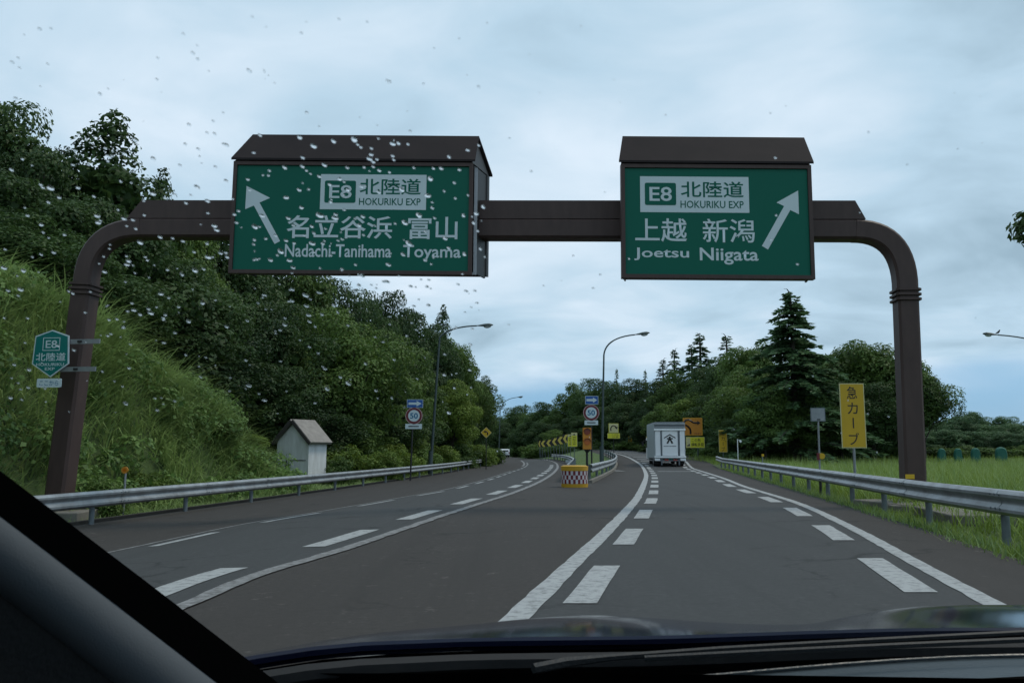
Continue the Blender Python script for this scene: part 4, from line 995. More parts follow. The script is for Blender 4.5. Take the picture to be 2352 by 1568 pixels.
SHV = [(decid(31, W=3, H=1.7, nb=26, per=190, leaf=.13, mat_='leafC', base=-.25), 3, 1.7), (decid(32, W=3, H=1.7, nb=24, per=190, leaf=.13, mat_='leafA', base=-.25), 3, 1.7)]
RNG = np.random.default_rng(99)
treerand = random.Random(5)
MARKS = [('the left bend of the gantry', 200, 540), ('the teal route shield', 117, 812), ('the larger green sign', 808, 500), ('the white hut', 697, 1025), ('the left speed sign', 950, 950), ('the tall lamp post', 1000, 880),
         ('the left lamp head', 1105, 748), ('the diamond sign', 1117, 993), ('the distant lamp', 1170, 915), ('the chevron boards', 1270, 1012), ('the middle speed sign', 1357, 940), ('the middle lamp', 1385, 820),
         ('the hooked arrow sign', 1408, 985), ('the truck', 1535, 1020), ('the orange arrow sign', 1590, 978), ('the great cedar', 1815, 740), ('the small yellow curve sign', 1657, 1012), ('the grey pole board', 1877, 950),
         ('the large yellow sign', 1957, 950), ('the right upright', 2085, 850), ('the largest teal cover', 2290, 1048), ('the tallest pine', 2232, 952)]
LOOK = {'a': 'leafy', 'b': 'dark leafy', 'c': 'spreading', 'd': 'yellow-green', 'e': 'dark round', 'f': 'full leafy', 'P': 'low dark', 'T': 'spiky', 'S': 'slim', 0: 'yellow-green', 1: 'green'}
USED = set()
def where(px, py, look, noun):
    near_ = sorted(MARKS, key=lambda m: math.hypot(m[1]-px, (m[2]-py)*1.2))
    def d_(m):
        dx, dy = px-m[1], py-m[2]; v = 'above' if dy < 0 else 'below'; h = 'left of' if dx < 0 else 'right of'
        a = math.degrees(math.atan2(abs(dy), abs(dx)))
        return f'{h} {m[0]}' if a < 22 else f'{v} {m[0]}' if a > 68 else f'{v} and {h} {m[0]}'
    for i in range(1, 8):
        lb = f'{look} {noun} {d_(near_[0])}, {d_(near_[i])}'
        if len(lb.split()) > 16: lb = f'{look} {noun} {d_(near_[0])}, {d_(near_[i])}'.replace(' and ', ' ')
        if lb not in USED and len(lb.split()) <= 16: USED.add(lb); return lb
    for ex in ('another', 'one more', 'a further'):
        lb = f'{ex} {look} {noun} {d_(near_[0])}'
        if lb not in USED: USED.add(lb); return lb
    return lb
def tree(kind, px, py, Y, w, label, group=None, name=None, cat='tree', x=None):
    (cr, tk), w0, h0 = VAR[kind] if isinstance(kind, str) else SHV[kind]
    top = at(px, py, Y); X = top.x; z = tz(X, Y)-.1; h = max(0.6, top.z-z)
    nm = name or ('conifer_tree' if kind in ('K', 'S', 'T') else 'pine_tree' if kind == 'P' else 'broadleaf_tree')
    t = thing(nm, label, cat, (X, Y, z), treerand.uniform(0, 6.28), group)
    t.scale = (w/w0, w/w0, h/h0)
    link('crown', cr, t); link('trunk', tk, t); return t
GA = 'broadleaf trees packed on the hillside above the tall grass bank'
GB = 'broadleaf trees in the wooded slope beneath the larger green sign'
GC = 'broadleaf trees of the slope between the lamp post and the white hut'
GD = 'trees in the far wood behind the bend of the left road'
GE = 'trees in the dark wood behind the truck'
GF = 'low pines beyond the field right of the gantry upright'
LA, LB, LC = 'dark leafy tree packed into the hillside wood above the grass bank', 'dense leafy tree packed into the slope below the larger green sign', 'leafy tree packed into the slope between white hut and lamp post'
LD, LE, LF = 'small far tree in the wood where the left road bends', 'dark tree packed into the wood behind the truck', 'low spreading pine beyond the field with the teal covers'
TREES = [
    ('e', 5, 222, 38, 7.5, 'tallest dark tree crown at the far left, highest against the sky', None), ('b', 92, 330, 40, 5.5, 'round dark tree just right of the tallest one at far left', None),
    ('N', 255, 258, 40, 9.5, 'pointed tree standing above the left bend of the gantry', None), ('N', 374, 388, 46, 4.6, 'small pointed tree just above the gantry beam, left of the big sign', None),
    ('b', 165, 410, 41, 5, LA, GA), ('b', 30, 400, 33, 7, LA, GA), ('b', 130, 470, 34, 7, LA, GA), ('b', 320, 470, 44, 5.5, LA, GA), ('b', 225, 455, 36, 7, LA, GA), ('b', 40, 345, 36, 6, LA, GA),
    ('e', 310, 520, 40, 7, LA, GA), ('c', 400, 480, 48, 7, LA, GA), ('e', 200, 590, 33, 6, LA, GA), ('e', 60, 500, 30, 6, LA, GA),
    ('b', 470, 500, 52, 8, LB, GB), ('e', 400, 590, 42, 7.5, LB, GB), ('e', 540, 540, 54, 8, LB, GB), ('b', 620, 560, 58, 8, LB, GB), ('c', 700, 600, 60, 8, LB, GB), ('e', 520, 650, 46, 7.5, LB, GB), ('b', 610, 690, 48, 7.5, LB, GB),
    ('e', 300, 650, 38, 6.5, LB, GB), ('b', 410, 730, 40, 6.5, LB, GB), ('d', 350, 780, 40, 5, LB, GB), ('b', 520, 780, 43, 6.5, LB, GB), ('b', 610, 830, 45, 6, LB, GB), ('b', 460, 860, 42, 5, LB, GB), ('b', 560, 900, 45, 5.5, LB, GB),
    ('b', 780, 640, 64, 8, 'leafy tree whose crown shows just below the lower right edge of the larger sign', None), ('a', 735, 705, 54, 7.5, LC, GC), ('f', 810, 715, 52, 8, 'broad bright-topped tree in the middle of the left slope', None), ('b', 840, 680, 72, 7, LC, GC),
    ('e', 897, 668, 76, 6.5, 'dark rounded tree highest on the ridge between sign and lamp post', None), ('b', 945, 705, 82, 7, LC, GC), ('e', 985, 742, 88, 7, LC, GC), ('N', 1017, 700, 98, 5.5, 'slim pointed tree on the ridge just left of the lamp head', None),
    ('a', 900, 760, 62, 7, LC, GC), ('f', 730, 800, 50, 7, LC, GC), ('b', 830, 830, 56, 6.5, LC, GC), ('a', 950, 820, 70, 7, LC, GC), ('b', 1000, 850, 80, 7, LC, GC), ('b', 720, 900, 48, 6, LC, GC), ('a', 800, 920, 52, 6, LC, GC), ('b', 880, 900, 58, 6, LC, GC), ('b', 660, 900, 47, 5, LC, GC),
    ('d', 1040, 870, 78, 5.5, 'yellow-green tree right behind the pole of the tall lamp post', None), ('c', 1045, 775, 104, 7, LC, GC), ('a', 1072, 830, 108, 6, LC, GC), ('c', 1098, 862, 112, 7, 'outermost tree of the left wood with a ragged edge against the sky', None), ('b', 1000, 930, 84, 5, LC, GC), ('b', 1075, 930, 112, 6, LC, GC), ('b', 940, 930, 66, 5, LC, GC),
    ('d', 930, 960, 62, 4, LC, GC), ('a', 1030, 960, 90, 4.5, LC, GC),
    ('b', 1130, 952, 200, 10, LD, GD), ('a', 1165, 945, 215, 11, LD, GD), ('b', 1190, 930, 190, 9, LD, GD), ('c', 1225, 942, 175, 8, LD, GD), ('b', 1250, 922, 165, 8, 'taller dark tree in the distance left of the middle lamp post', None), ('a', 1285, 938, 150, 7, LD, GD), ('b', 1150, 970, 180, 7, LD, GD), ('b', 1205, 970, 165, 7, LD, GD), ('b', 1245, 968, 145, 6, LD, GD), ('a', 1275, 985, 135, 5, LD, GD), ('b', 1305, 960, 140, 6, LD, GD), ('T', 1207, 925, 195, 4, LD, GD),
    ('a', 1330, 878, 150, 10, 'rounded tree at the low end of the wood, behind the speed sign', None), ('b', 1375, 868, 142, 9, LE, GE), ('T', 1416, 845, 140, 4.0, 'thin spiky conifer top just right of the middle lamp post', None), ('b', 1420, 880, 132, 9, LE, GE), ('b', 1470, 870, 124, 8, LE, GE), ('T', 1482, 848, 128, 4.0, 'thin spiky conifer top, second one right of the middle lamp post', None),
    ('T', 1522, 822, 122, 8, 'slim conifer, the lower left of a close pair left of the spruce group', None), ('S', 1548, 800, 120, 9, 'slim conifer, the taller right of a close pair in the wood', None), ('S', 1607, 764, 112, 12, 'tall conifer with layered drooping tips above the truck', None), ('S', 1588, 790, 114, 10, 'conifer half merged with the tall one above the truck', None), ('T', 1668, 766, 100, 9, 'sparse spiky conifer tip left of the great cedar', None),
    ('b', 1520, 868, 116, 8, LE, GE), ('a', 1565, 850, 112, 8, LE, GE), ('b', 1625, 838, 104, 8, LE, GE), ('e', 1660, 820, 98, 7, LE, GE), ('d', 1590, 900, 98, 7, 'brighter green tree directly above the truck', None), ('a', 1530, 925, 104, 6, LE, GE), ('b', 1640, 905, 92, 7, LE, GE), ('b', 1445, 925, 120, 7, LE, GE), ('b', 1390, 935, 128, 7, LE, GE), ('b', 1345, 950, 138, 7, LE, GE), ('b', 1490, 940, 112, 6, LE, GE), ('b', 1560, 960, 102, 6, LE, GE),
    ('c', 1722, 782, 88, 8.5, 'broad leafy tree left of the great cedar', None), ('K', 1815, 664, 74, 14.5, 'great cedar with drooping tiers, tallest tree right of the road', None), ('f', 1760, 830, 82, 8, LE, GE), ('f', 1895, 800, 84, 8, 'leafy tree between the great cedar and the round crowned one', None), ('c', 1975, 776, 82, 11, 'big round crowned leafy tree behind the large yellow sign', None), ('c', 2062, 806, 80, 9, 'leafy tree behind the right gantry upright with sky showing through', None), ('c', 2112, 850, 78, 6, 'low side crown reaching out right of the gantry upright', None),
    ('f', 1725, 850, 80, 8, LE, GE), ('f', 1905, 860, 80, 7.5, LE, GE), ('f', 1752, 890, 73, 6, LE, GE), ('f', 1872, 905, 73, 5.5, LE, GE), ('b', 1700, 960, 76, 5, LE, GE), ('b', 1930, 965, 76, 5, LE, GE), ('b', 2000, 880, 77, 7, LE, GE),
    ('e', 1700, 900, 84, 7, LE, GE), ('e', 1840, 900, 78, 8, LE, GE), ('e', 1900, 930, 80, 7, LE, GE), ('b', 1760, 930, 79, 6, LE, GE), ('b', 1960, 930, 84, 7, LE, GE), ('b', 2030, 960, 86, 6, LE, GE), ('b', 1680, 960, 86, 6, LE, GE),
    ('P', 2150, 972, 92, 4.4, LF, GF), ('P', 2195, 955, 96, 6, LF, GF), ('P', 2232, 944, 98, 4.4, 'tallest pine among those beyond the field, with sky through its top', None), ('P', 2262, 976, 94, 5, LF, GF), ('P', 2300, 955, 98, 4.6, 'flat topped pine standing out beyond the field', None), ('P', 2340, 972, 95, 6, LF, GF), ('P', 2390, 965, 96, 6, LF, GF), ('P', 2170, 985, 88, 5, LF, GF), ('P', 2285, 990, 90, 5, LF, GF), ('P', 2370, 990, 90, 5, LF, GF), ('P', 2225, 990, 89, 5, LF, GF), ('P', 2330, 995, 88, 4.5, LF, GF), ('P', 2120, 990, 88, 4.5, LF, GF),
    ('Q', 2592, 240, 22, 5.4, 'near tree outside the right side with only a drooping twig tip in view', None),
]
for k_, px, py, Y, w, lb, g in TREES:
    if g:
        lb = where(px, py+(18 if Y > 70 else 40), LOOK[k_], 'pine' if k_ == 'P' else 'tree')
    tree(k_, px, py, Y, w, lb, g)
GS = 'low shrubs along the left verge between the hut and the bend'
SHRUBS = [(790, 1020, 46, 3.2), (850, 1012, 50, 3.4), (905, 1018, 54, 3.0), (770, 1045, 42, 2.2), (880, 1036, 47, 2.6), (960, 1015, 62, 3.6), (1010, 1022, 70, 3.8), (1060, 1018, 78, 4.0), (1100, 1020, 88, 4.0), (1130, 1022, 100, 4.0), (940, 1040, 56, 2.4), (1040, 1035, 72, 2.6), (620, 1035, 46, 3), (480, 1085, 33, 2.4), (560, 1070, 37, 2.2), (240, 1090, 21.5, 1.6), (350, 1085, 25.5, 1.7)]
for i, (px, py, Y, w) in enumerate(SHRUBS):
    tree(i % 2, px, py, Y, w, where(px, py, 'low '+LOOK[i % 2], 'shrub'), GS, 'shrub', 'shrub')
GS2 = 'undergrowth bushes at the foot of the wood right of the road'
for i, (px, py, Y, w) in enumerate([(1440, 1012, 118, 5), (1500, 1015, 108, 5), (1640, 1022, 84, 4), (1690, 1022, 80, 4), (1740, 1018, 76, 4), (1800, 1012, 76, 5), (1860, 1010, 77, 5), (1920, 1014, 78, 4), (1990, 1010, 80, 5), (2050, 1008, 80, 5), (1610, 1025, 90, 4), (1560, 1020, 100, 5), (1350, 1010, 128, 6), (1230, 1015, 140, 6), (1280, 1012, 130, 5), (1190, 1020, 165, 6), (1400, 1012, 122, 5), (2140, 1022, 86, 5), (2190, 1024, 86, 5), (2245, 1022, 86, 5), (2300, 1024, 87, 5), (2350, 1022, 86, 5), (2400, 1022, 86, 5), (1700, 1010, 92, 7), (1800, 1000, 90, 7), (1620, 1010, 100, 7)]):
    tree(1, px, py, Y, w, where(px, py, 'dark', 'bush'), GS2, 'bush', 'shrub')

# the far wood closing the horizon behind everything
def distant_wood():
    n = 26000; x = RNG.uniform(-130, 260, n); y = RNG.uniform(250, 300, n); hgt = 6.5+1.8*np.sin(x*.11)+1.3*np.sin(x*.37+1)+.9*np.sin(x*.9)
    z = terr(x, y)+RNG.random(n)**.8*hgt; P = np.stack([x, y, z], 1); nn = rand_dirs(n, .6); V, F_ = leaf_quads(P, nn, 1.3, .7)
    return np_mesh('distant_wood', V, F_, M['leafB'])
tag(link('distant_wood', distant_wood()), 'far low band of woodland along the horizon', 'woodland', kind='stuff')
# teal covers at the far side of the field
for i, (x0, x1, y0, y1, lb) in enumerate(((2147, 2163, 1029, 1062, 'teal rounded cover nearest the right gantry upright at the field edge'), (2184, 2200, 1029, 1063, 'leaning teal rounded cover, next after the one nearest the upright'), (2222, 2241, 1028, 1064, 'teal rounded cover between the leaning one and the largest one'), (2277, 2302, 1026, 1066, 'largest teal rounded cover at the field edge'))):
    Y = 74; t = post_sign('shrub_cover', lb, (x0+x1)/2, 0, Y, 'cover', 'teal rounded covers along the field edge')
    w = (x1-x0)/1960*Y; h = vz(t, y0); mb = MB(); lean = (.18, .2, .05, 0)[i]; n = 8; vs = []; rings = []
    for yy, sc in ((-.22, .82), (-.12, 1), (.12, 1), (.22, .82)):
        o = [(-w/2*sc-lean*.3, 0), (-w/2*sc, h*.62)]+[(-w/2*sc*math.cos(R(a))+lean*.1, h*.62+(h*.38)*math.sin(R(a))*sc) for a in (30, 60, 90, 120, 150)]+[(w/2*sc, h*.62), (w/2*sc+lean*.5, 0)]
        rings.append([(a-lean*.2, yy, b) for a, b in o])
    m_ = len(rings[0]); vs = [v for g in rings for v in g]
    fs = [(i_*m_+j, i_*m_+(j+1) % m_, (i_+1)*m_+(j+1) % m_, (i_+1)*m_+j) for i_ in range(3) for j in range(m_)]+[tuple(range(m_)), tuple(range(3*m_, 4*m_))[::-1]]
    mb.add(vs, fs); part('netting', mb, M['net'], t, True)
    mb = MB(); mb.tube([(0, 0, -.1), (0, 0, h*.95)], .03, 6); part('stake', mb, M['bark'], t)

# ------------------------------------------------------------------ grasses
def blades(name, B, length, width, az, rise, droop, mat_, segs=3):
    """arching blades: B base points, az azimuth, rise initial slope, droop curvature"""
    n = len(B); h = np.stack([np.cos(az), np.sin(az), np.zeros(n)], 1); sd_ = np.stack([-np.sin(az), np.cos(az), np.zeros(n)], 1)
    rows = []
    for i in range(segs+1):
        q = i/segs
        r = length*np.cos(rise)*q*(1+.5*q); z = length*np.sin(rise)*(q-droop*q*q)
        c = B+h*r[:, None]+np.array([0, 0, 1.])*z[:, None]; w = (width*(1-.9*q))[:, None]
        rows.append(c-sd_*w/2); rows.append(c+sd_*w/2)
    V = np.stack(rows, 1).reshape(-1, 3); k = 2*(segs+1)
    base = (np.arange(n)*k)[:, None]
    F_ = np.concatenate([base+np.array([[2*i, 2*i+1, 2*i+3, 2*i+2]]) for i in range(segs)], 0)
    return np_mesh(name, V, F_, M[mat_])
def bank_grass():
    n = 900; s = RNG.uniform(1.6, 10.5, n); Y = RNG.uniform(9, 47, n); x = XL(Y)-s
    keep = ~((Y > 37) & (x > -13.5)) & ~((np.abs(x-gl.x) < 1.0) & (Y < gl.y+.2)) & ~((s < 3.2) & (RNG.random(n) < .6))
    s, Y, x = s[keep], Y[keep], x[keep]; m = 85; n = len(s)
    cx = np.repeat(x, m)+RNG.normal(0, .28, n*m); cy = np.repeat(Y, m)+RNG.normal(0, .28, n*m)
    sz = np.repeat(RNG.uniform(.55, 1.0, n)**1.0*np.where(RNG.random(n) < .18, 1.55, 1)*np.clip((s+1)/5, .45, 1), m)
    B = np.stack([cx, cy, terr(cx, cy)-.08], 1)
    L_ = sz*RNG.uniform(1.0, 2.3, n*m); az = np.repeat(RNG.uniform(-1.5, .8, n), m)+RNG.normal(0, .75, n*m)
    return blades('bank_grass', B, L_, np.full(n*m, .052)*RNG.uniform(.7, 1.3, n*m), az, RNG.uniform(R(48), R(82), n*m), RNG.uniform(.35, .9, n*m), 'tallgrass', 3)
tag(link('bank_grass', bank_grass()), 'long arching pale green grass covering the bank behind the left guard rail', 'grass', kind='stuff')
def bank_vines():
    Vs, Fs, n0 = [], [], 0
    for _ in range(210):
        Y = RNG.uniform(14, 45); sx = RNG.uniform(1.7, 7.5); x = float(XL(Y))-sx
        if (Y > 37 and x > -13.2) or (abs(x-gl.x) < 1.0 and Y < gl.y+.3): continue
        r = RNG.uniform(.35, .95)*(.75 if sx < 3 else 1); z = tz(x, Y)+r*RNG.uniform(.1, .75); k = int(260*r*r)+60
        d = rand_dirs(k, .5); rad = r*(.7+.35*RNG.random(k)); P = np.array([x, Y, z])+d*rad[:, None]*np.array([1.25, 1.25, .8])
        nn = d*.8+RNG.normal(size=(k, 3))*.4+np.array([0, 0, .4]); nn /= np.linalg.norm(nn, axis=1)[:, None]
        V, F_ = leaf_quads(P, nn, .16, .75); Vs.append(V); Fs.append(F_+n0); n0 += len(V)
    return np_mesh('bank_vines', np.vstack(Vs), np.vstack(Fs), M['vine'])
tag(link('bank_vines', bank_vines()), 'bushy leafy vines and weeds mixed through the grass of the left bank', 'vines', kind='stuff')
def scatter(name, n, fx, fy, hmin, hmax, w, mat_, label, segs=2, dens=None):
    y = fy(n); x = fx(y, n)
    if dens is not None: k = dens(x, y); x, y = x[k], y[k]
    n = len(x); B = np.stack([x, y, terr(x, y)-.06], 1)
    me = blades(name, B, RNG.uniform(hmin, hmax, n), w*RNG.uniform(.7, 1.4, n), RNG.uniform(0, 6.28, n), RNG.uniform(R(55), R(88), n), RNG.uniform(.05, .5, n), mat_, segs)
    tag(link(name, me), label, 'grass', kind='stuff')
pw = lambda a, b, p: (lambda n: a+(b-a)*RNG.random(n)**p)
scatter('field_grass', 60000, lambda y, n: XR(np.minimum(y, 66))+.5+RNG.random(n)**1.2*(5+y*.75), pw(8, 82, 1.0), .35, .85, .022, 'fieldgrass', 'bright tall field grass beyond the right guard rail')
scatter('verge_grass', 15000, lambda y, n: XA(y)+.02+np.abs(RNG.normal(0, .5, n)), pw(6, 60, 1.6), .05, .22, .014, 'fieldgrass', 'short grass tufts under the right guard rail')
scatter('verge_grass', 14000, lambda y, n: XLp(y)-.45-np.abs(RNG.normal(0, 1.2, n)), pw(8, 110, 1.2), .06, .30, .016, 'tallgrass', 'short grass under the left guard rail')
scatter('field_weeds', 9000, lambda y, n: XR(np.minimum(y, 66))+.6+RNG.random(n)**1.1*(4+y*.6), pw(8, 70, 1.1), .7, 1.25, .018, 'tallgrass', 'taller pale weeds standing above the field grass')
scatter('verge_weeds', 3500, lambda y, n: XA(y)-.18+np.abs(RNG.normal(0, .35, n)), pw(5, 50, 1.5), .06, .34, .02, 'tallgrass', 'pale weeds at the edge of the asphalt on the right')
def gore_x(y, n): return XG1(y)+.3+(XG2(y)-XG1(y)-.6)*RNG.random(n)
scatter('gore_grass', 12000, gore_x, pw(34, 110, 1.3), .08, .28, .03, 'fieldgrass', 'short mown grass on the gore between the guard rails')

# concrete gutter pieces under the right rail
for i, (x, y, w, l, h, lb) in enumerate(((8.45, 16.2, 1.2, 2.4, .20, 'larger weathered concrete drain slab under the right guard rail'), (8.5, 18.9, .7, 1.3, .16, 'smaller concrete drain slab near the footing of the gantry'))):
    mb = MB(); mb.box((0, 0, h/2), (w, l, h), 0, .03); o = part('drain_slab', mb, M['concrete'], None); o.location = (x, y, tz(x, y)-.06); o.rotation_euler = (0, 0, R(-11)); tag(o, lb, 'concrete slab')

# ------------------------------------------------------------------ the car we look out of
car = thing('car', 'dark blue car seen from its cabin: bonnet, dashboard, pillar and wet windscreen', 'car', (0, 0, 0))
WSY = lambda z: 1.02-(z-0.985)*1.36          # windscreen plane: y at height z
def bz(x, y):
    z = 1.014+.007*sm(x, .2, .6)-.155*(y-1.12)-.085*(y-1.12)**2
    z -= .010*np.clip(-x, 0, 9)*4*np.clip(-x+.1, 0, 1)
    z += .050*np.exp(-((x-.14-.10*(y-1.5))/.26)**2)*np.tanh(np.maximum(0, y-1.12)/.6)*(1-.5*sm(y, 1.8, 2.6))
    z += .078*np.exp(-(np.maximum(0, np.abs(x-1.05)-.18)/.26)**2)*np.tanh(np.maximum(0, y-1.2)/.62)
    z -= .25*np.clip(np.abs(x-.62)-.80, 0, 9)**1.5
    return z
def rearY(x): return 1.075+.13*sm(x, -.2, .75)-.30*np.clip(-x-.05, 0, 1)
xs = np.linspace(-.50, 1.75, 76); vv = np.linspace(0, 1, 44)
Xg = np.repeat(xs[None], 44, 0); Yg = rearY(xs)[None]+vv[:, None]**1.2*(2.35-rearY(xs)[None])
Vb = np.stack([Xg, Yg, bz(Xg, Yg)], -1).reshape(-1, 3); ii = np.arange(44*76).reshape(44, 76)
Fb = np.stack([ii[:-1, :-1], ii[:-1, 1:], ii[1:, 1:], ii[1:, :-1]], -1).reshape(-1, 4)
bo = link('bonnet', np_mesh('bonnet', Vb, Fb, M['carpaint'], True), car)
sol = bo.modifiers.new('thickness', 'SOLIDIFY'); sol.thickness = .012; sol.offset = -1
# rear lip of the bonnet
lip = [(x, float(rearY(x))-.004, float(bz(x, rearY(x)))-.002) for x in np.linspace(-.45, 1.7, 40)]
mb = MB(); mb.tube(lip, .006, 6); part('bonnet_lip', mb, M['carpaint'], car, True)
mb = MB(); mb.tube([(x, y-.022, z-.018) for x, y, z in lip], .010, 6); part('bonnet_seal', mb, M['rubber'], car, True)
# cowl below the glass
def ribbon(f0, f1, x0, x1, n=30):
    mb = MB(); vs = []; fs = []
    for i, x in enumerate(np.linspace(x0, x1, n)):
        vs += [f0(x), f1(x)]
        if i: b = i*2; fs.append((b-2, b, b+1, b-1))
    mb.add(vs, fs); return mb
part('cowl_tray', ribbon(lambda x: (x, float(rearY(x))+.05, float(bz(x, rearY(x)+.05))-.016), lambda x: (x, float(rearY(x))-.075, .945), -.45, 1.7), M['carblack'], car)
part('cowl_panel', ribbon(lambda x: (x, float(rearY(x))-.06, .974+.012*float(sm(x, .0, .6))), lambda x: (x, float(rearY(x))-.17, .978+.014*float(sm(x, .0, .6))), -.45, 1.7), M['cowl'], car)
mb = MB(); mb.box((-.14, 1.0, .968), (.26, .075, .035), R(6), .012); part('cowl_cover', mb, M['cowl'], car, True)
for i in range(8):
    x = -.065+i*.0135; mb = MB(); mb.box((x, .975+i*.001, .978), (.009, .004, .011)); part('vent_slot', mb, M['carblack'], car)
mb = MB(); mb.tube([at(1225, 1535, 1.0), at(1300, 1520, 1.02), at(1400, 1509, 1.04), at(1650, 1490, 1.08), at(2000, 1470, 1.12), at(2352, 1452, 1.15), at(2600, 1441, 1.18)], [.006, .006, .004, .0035, .0035, .0035, .0035], 6); part('wiper_arm', mb, M['carplastic'], car, True)
mb = MB(); mb.tube([at(1480, 1511, 1.03), at(1760, 1496, 1.05), at(2050, 1482, 1.07), at(2500, 1462, 1.10)], .0035, 6); wb = part('wiper_blade', mb, M['carplastic'], car, True)
for x, y, Y in ((1780, 1471, 1.17), (2222, 1456, 1.22)):
    c = at(x, y, Y); mb = MB(); mb.cyl(tuple(c), .007, .012, 10, axis='Y'); part('washer_nozzle', mb, M['cowl'], car)
mb = MB(); mb.tube([(x, float(rearY(x))-.062, .977+.012*float(sm(x, .0, .6))) for x in np.linspace(-.05, 1.7, 24)], .0022, 6); part('cowl_edge_highlight', mb, M['cowl'], car, True)  # thin tube added to draw the highlight line along the cowl
# dashboard
def dash(x0, x1, n=24):
    mb = MB(); prof = [(.955, .968), (.90, .973), (.80, .975), (.62, .965), (.50, .93), (.47, .86), (.47, .45)]
    vs = []; fs = []; k = len(prof)
    for i, x in enumerate(np.linspace(x0, x1, n)):
        off = .075*float(sm(x, -.1, .6))
        vs += [(x, y+(off if y > .85 else 0), z+.012*float(sm(x, .30, .55))*(1 if .6 < y < .85 else 0)) for y, z in prof]
        if i: b = i*k; fs += [(b-k+j, b+j, b+j+1, b-k+j+1) for j in range(k-1)]
    mb.add(vs, fs); return mb
part('dashboard', dash(-.42, 1.6), M['carplastic'], car, True)
# A pillar: black outer edge and cloth trim inside
pa = [at(690, 1607, .92), at(640, 1568, .90), at(330, 1330, .74), at(0, 1080, .58), at(-420, 770, .44), at(-900, 430, .36)]
def pillar(pts, w_in, name, m, offs, th, smooth=True):
    """closed swept section; offs = list of (across, depth) pairs"""
    mb = MB(); n = len(offs); vs = []; fs = []
    for i, p in enumerate(pts):
        t_ = (pts[min(i+1, len(pts)-1)]-pts[max(i-1, 0)]).normalized()
        view = (p-Vector((0, 0, EYE))).normalized(); acr = t_.cross(view).normalized()
        if acr.z > 0: acr = -acr          # towards the lower left
        sc = p.y/.74
        for a, d in offs: vs.append(p+acr*a*sc+view*d*sc)
        if i: b = i*n; fs += [(b-n+j, b-n+(j+1) % n, b+(j+1) % n, b+j) for j in range(n)]
    k = len(vs); fs += [tuple(range(n)), tuple(range(k-n, k))[::-1]]
    mb.add(vs, fs); return part(name, mb, m, car, smooth)
pillar(pa, 0, 'pillar_edge', M['carblack'], [(0, 0), (.027, -.003), (.031, .03), (0, .03)], .03)
pillar(pa, 0, 'pillar_trim', M['trim'], [(.024, .004), (.030, -.006), (.040, -.012), (.052, -.013), (.062, -.009), (.071, -.001), (.078, .012), (.080, .03), (.03, .03)], .03)
pillar(pa, 0, 'pillar_shade_part', M['carplastic'], [(.064, .004), (.075, .001), (.10, -.004), (.20, -.018), (.40, -.03), (.40, .03), (.07, .03)], .03)  # dark part added where the pillar trim fades into shade
# roof, header and door so that the cabin is closed round the viewer
mb = MB(); vs = []
nx_ = 9
for x in np.linspace(-.46, 1.62, nx_):
    cr = .02*(1-((x-.58)/1.04)**2)
    for y, z in ((.22, 1.535), (.05, 1.60), (-.5, 1.655), (-1.6, 1.63)): vs.append((x, y, z+cr))
    for y, z in ((-1.6, 1.60), (-.5, 1.62), (.05, 1.57), (.235, 1.515)): vs.append((x, y, z+cr))
fs = [(i*8+j, i*8+(j+1) % 8, (i+1)*8+(j+1) % 8, (i+1)*8+j) for i in range(nx_-1) for j in range(8)]+[tuple(range(8)), tuple(range((nx_-1)*8, nx_*8))[::-1]]
mb.add(vs, fs); part('roof', mb, M['carpaint'], car, True)
mb = MB(); mb.box((.58, -.72, 1.585), (1.9, 1.7, .02)); part('headliner', mb, M['trim'], car)
for sx, xx in ((-1, -.47), (1, 1.63)):
    mb = MB(); mb.box((xx, -.35, .66), (.07, 2.3, .70), 0, .02); part('door', mb, M['carpaint'], car)
    mb = MB(); mb.box((xx-sx*.045, -.35, .64), (.03, 2.2, .66), 0, .01); part('door_card', mb, M['carplastic'], car)
    mb = MB(); mb.tube([(xx, -.55, 1.0), (xx+(-sx)*.05, -.6, 1.58)], .05, 8); part('centre_pillar', mb, M['carblack'], car)
    mb = MB(); mb.tube([(xx, -1.5, 1.0), (xx+(-sx)*.05, -1.35, 1.58)], .07, 8); part('rear_pillar', mb, M['carblack'], car)
prt = [Vector((1.60, 1.0, 1.0)), Vector((1.58, .62, 1.26)), Vector((1.54, .22, 1.54))]
mb = MB(); mb.tube(prt, .045, 8); part('pillar_edge', mb, M['carblack'], car, True)
mb = MB(); mb.box((.58, -1.62, 1.0), (2.0, .06, 1.2)); part('rear_bulkhead', mb, M['carplastic'], car)
mb = MB(); mb.box((.58, -.4, .28), (2.1, 2.5, .06)); part('cabin_floor', mb, M['carplastic'], car)
for sx, xx in ((-1, -.46), (1, 1.66)):
    mb = MB(); mb.prism([(-.01, .0), (.01, .0), (.01, .36), (-.01, .36)], 1.0, 2.3)
    mb.v = [(v[0]+xx+(0.0), v[1], .25+v[2]) for v in mb.v]; part('front_wing', mb, M['carpaint'], car)
mb = MB(); mb.box((.6, 2.32, .42), (2.05, .08, .36), 0, .03); part('front_bumper', mb, M['carpaint'], car)
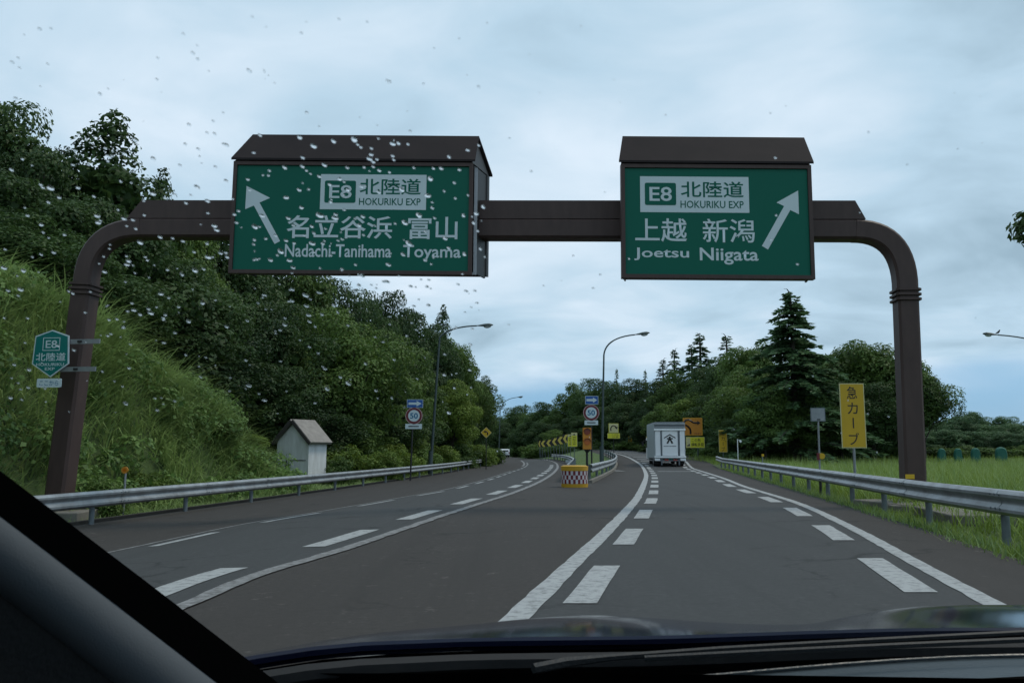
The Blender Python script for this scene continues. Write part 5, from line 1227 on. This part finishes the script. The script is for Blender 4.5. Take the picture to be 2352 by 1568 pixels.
# windscreen glass and the rain on it
def glass_mat():
    m, N, L, P = nodes_of('windscreen_glass'); out = N['Material Output']
    tr_ = N.new('ShaderNodeBsdfTransparent'); tr_.inputs[0].default_value = (.95, .97, .97, 1)
    gl_ = N.new('ShaderNodeBsdfGlossy'); gl_.inputs['Roughness'].default_value = 0.0
    mx = N.new('ShaderNodeMixShader'); mx.inputs[0].default_value = 0.006
    L.new(tr_.outputs[0], mx.inputs[1]); L.new(gl_.outputs[0], mx.inputs[2]); L.new(mx.outputs[0], out.inputs[0]); return m
def drop_mat():
    m, N, L, P = nodes_of('rain_water')
    P.inputs['Base Color'].default_value = (1, 1, 1, 1); P.inputs['Roughness'].default_value = 0.03
    P.inputs['IOR'].default_value = 1.33; P.inputs['Transmission Weight'].default_value = 1.0; return m
za, zb_ = .985, 1.53
vs = []; cols = 12
for x in np.linspace(-.44, 1.58, cols+1):
    for z in np.linspace(za, zb_, 6): vs.append((x*(1 if z < 1.2 else 1)-0, WSY(z), z))
fs = [(i*6+j, (i+1)*6+j, (i+1)*6+j+1, i*6+j+1) for i in range(cols) for j in range(5)]
mb = MB(); mb.add(vs, fs); part('windscreen', mb, glass_mat(), car)
mb = MB(); vs = []
for i, x in enumerate(np.linspace(-.44, 1.58, 20)): vs += [(x, WSY(.985)-.004, .985), (x, WSY(1.004)-.004, 1.004-.010*float(sm(x, 0, 1)))]
mb.add(vs, [(2*i, 2*i+2, 2*i+3, 2*i+1) for i in range(19)]); part('windscreen_frit', mb, M['carblack'], car)
def raindrops():
    rr = random.Random(17); Vs = []; Fs = []
    nrm = Vector((0, 1, 1.36)).normalized()                     # outward
    upv = Vector((0, -1.36, 1)).normalized(); sdv = Vector((1, 0, 0))
    def hit(px, py):
        d = Vector(ray(px, py)); # EYE + k dz, y = k dy ; y = 1.02-(z-.985)*1.36
        k = (1.02-(EYE-.985)*1.36)/(d.y+1.36*d.z); return Vector((d.x*k, d.y*k, EYE+d.z*k))
    spots = []
    for _ in range(430):
        x = rr.random()**.85*1120; y = 330+rr.random()*620
        if rr.random() < .35: x, y = rr.uniform(0, 1130), rr.uniform(40, 800)
        if y > 980-.0*x or (x < 500 and y > 1000): continue
        spots.append((x, y, rr.choice([.9, 1.1, 1.3, 1.5, 1.9])))
    for _ in range(75): spots.append((rr.gauss(760, 200), rr.gauss(520, 130), rr.choice([1, 1.3, 1.6, 2.1])))
    for _ in range(46): spots.append((rr.uniform(1130, 2300), rr.uniform(60, 1050), rr.choice([.6, .8, .9])))
    for x, y, s in spots:
        if y < 300: s *= .62
        c = hit(x, y); r = s*.00056*(.7+.7*rr.random()); an = R(rr.gauss(38, 14)); el = rr.uniform(1.15, 1.75)
        ax = sdv*math.cos(an)-upv*math.sin(an); bx = sdv*math.sin(an)+upv*math.cos(an); n0 = len(Vs)
        rings = [(1.0, -.03), (.97, .16), (.80, .36), (.45, .48)]
        for q, h in rings:
            for j in range(10):
                t_ = 2*math.pi*j/10; Vs.append(c+nrm*(.0004+h*r)+ax*(r*el*q*math.cos(t_))+bx*(r*q*math.sin(t_)))
        Vs.append(c+nrm*(.0004+.52*r))
        for i in range(3): Fs += [(n0+i*10+j, n0+i*10+(j+1) % 10, n0+i*10+10+(j+1) % 10, n0+i*10+10+j) for j in range(10)]
        Fs += [(n0+30+j, n0+30+(j+1) % 10, n0+40) for j in range(10)]; Fs.append(tuple(n0+j for j in range(10))[::-1])
    mb = MB(); mb.add(Vs, Fs); o = part('raindrops', mb, drop_mat(), None, True)
    tag(o, 'scattered small raindrops clinging to the outside of the windscreen', 'raindrops', kind='stuff')
raindrops()
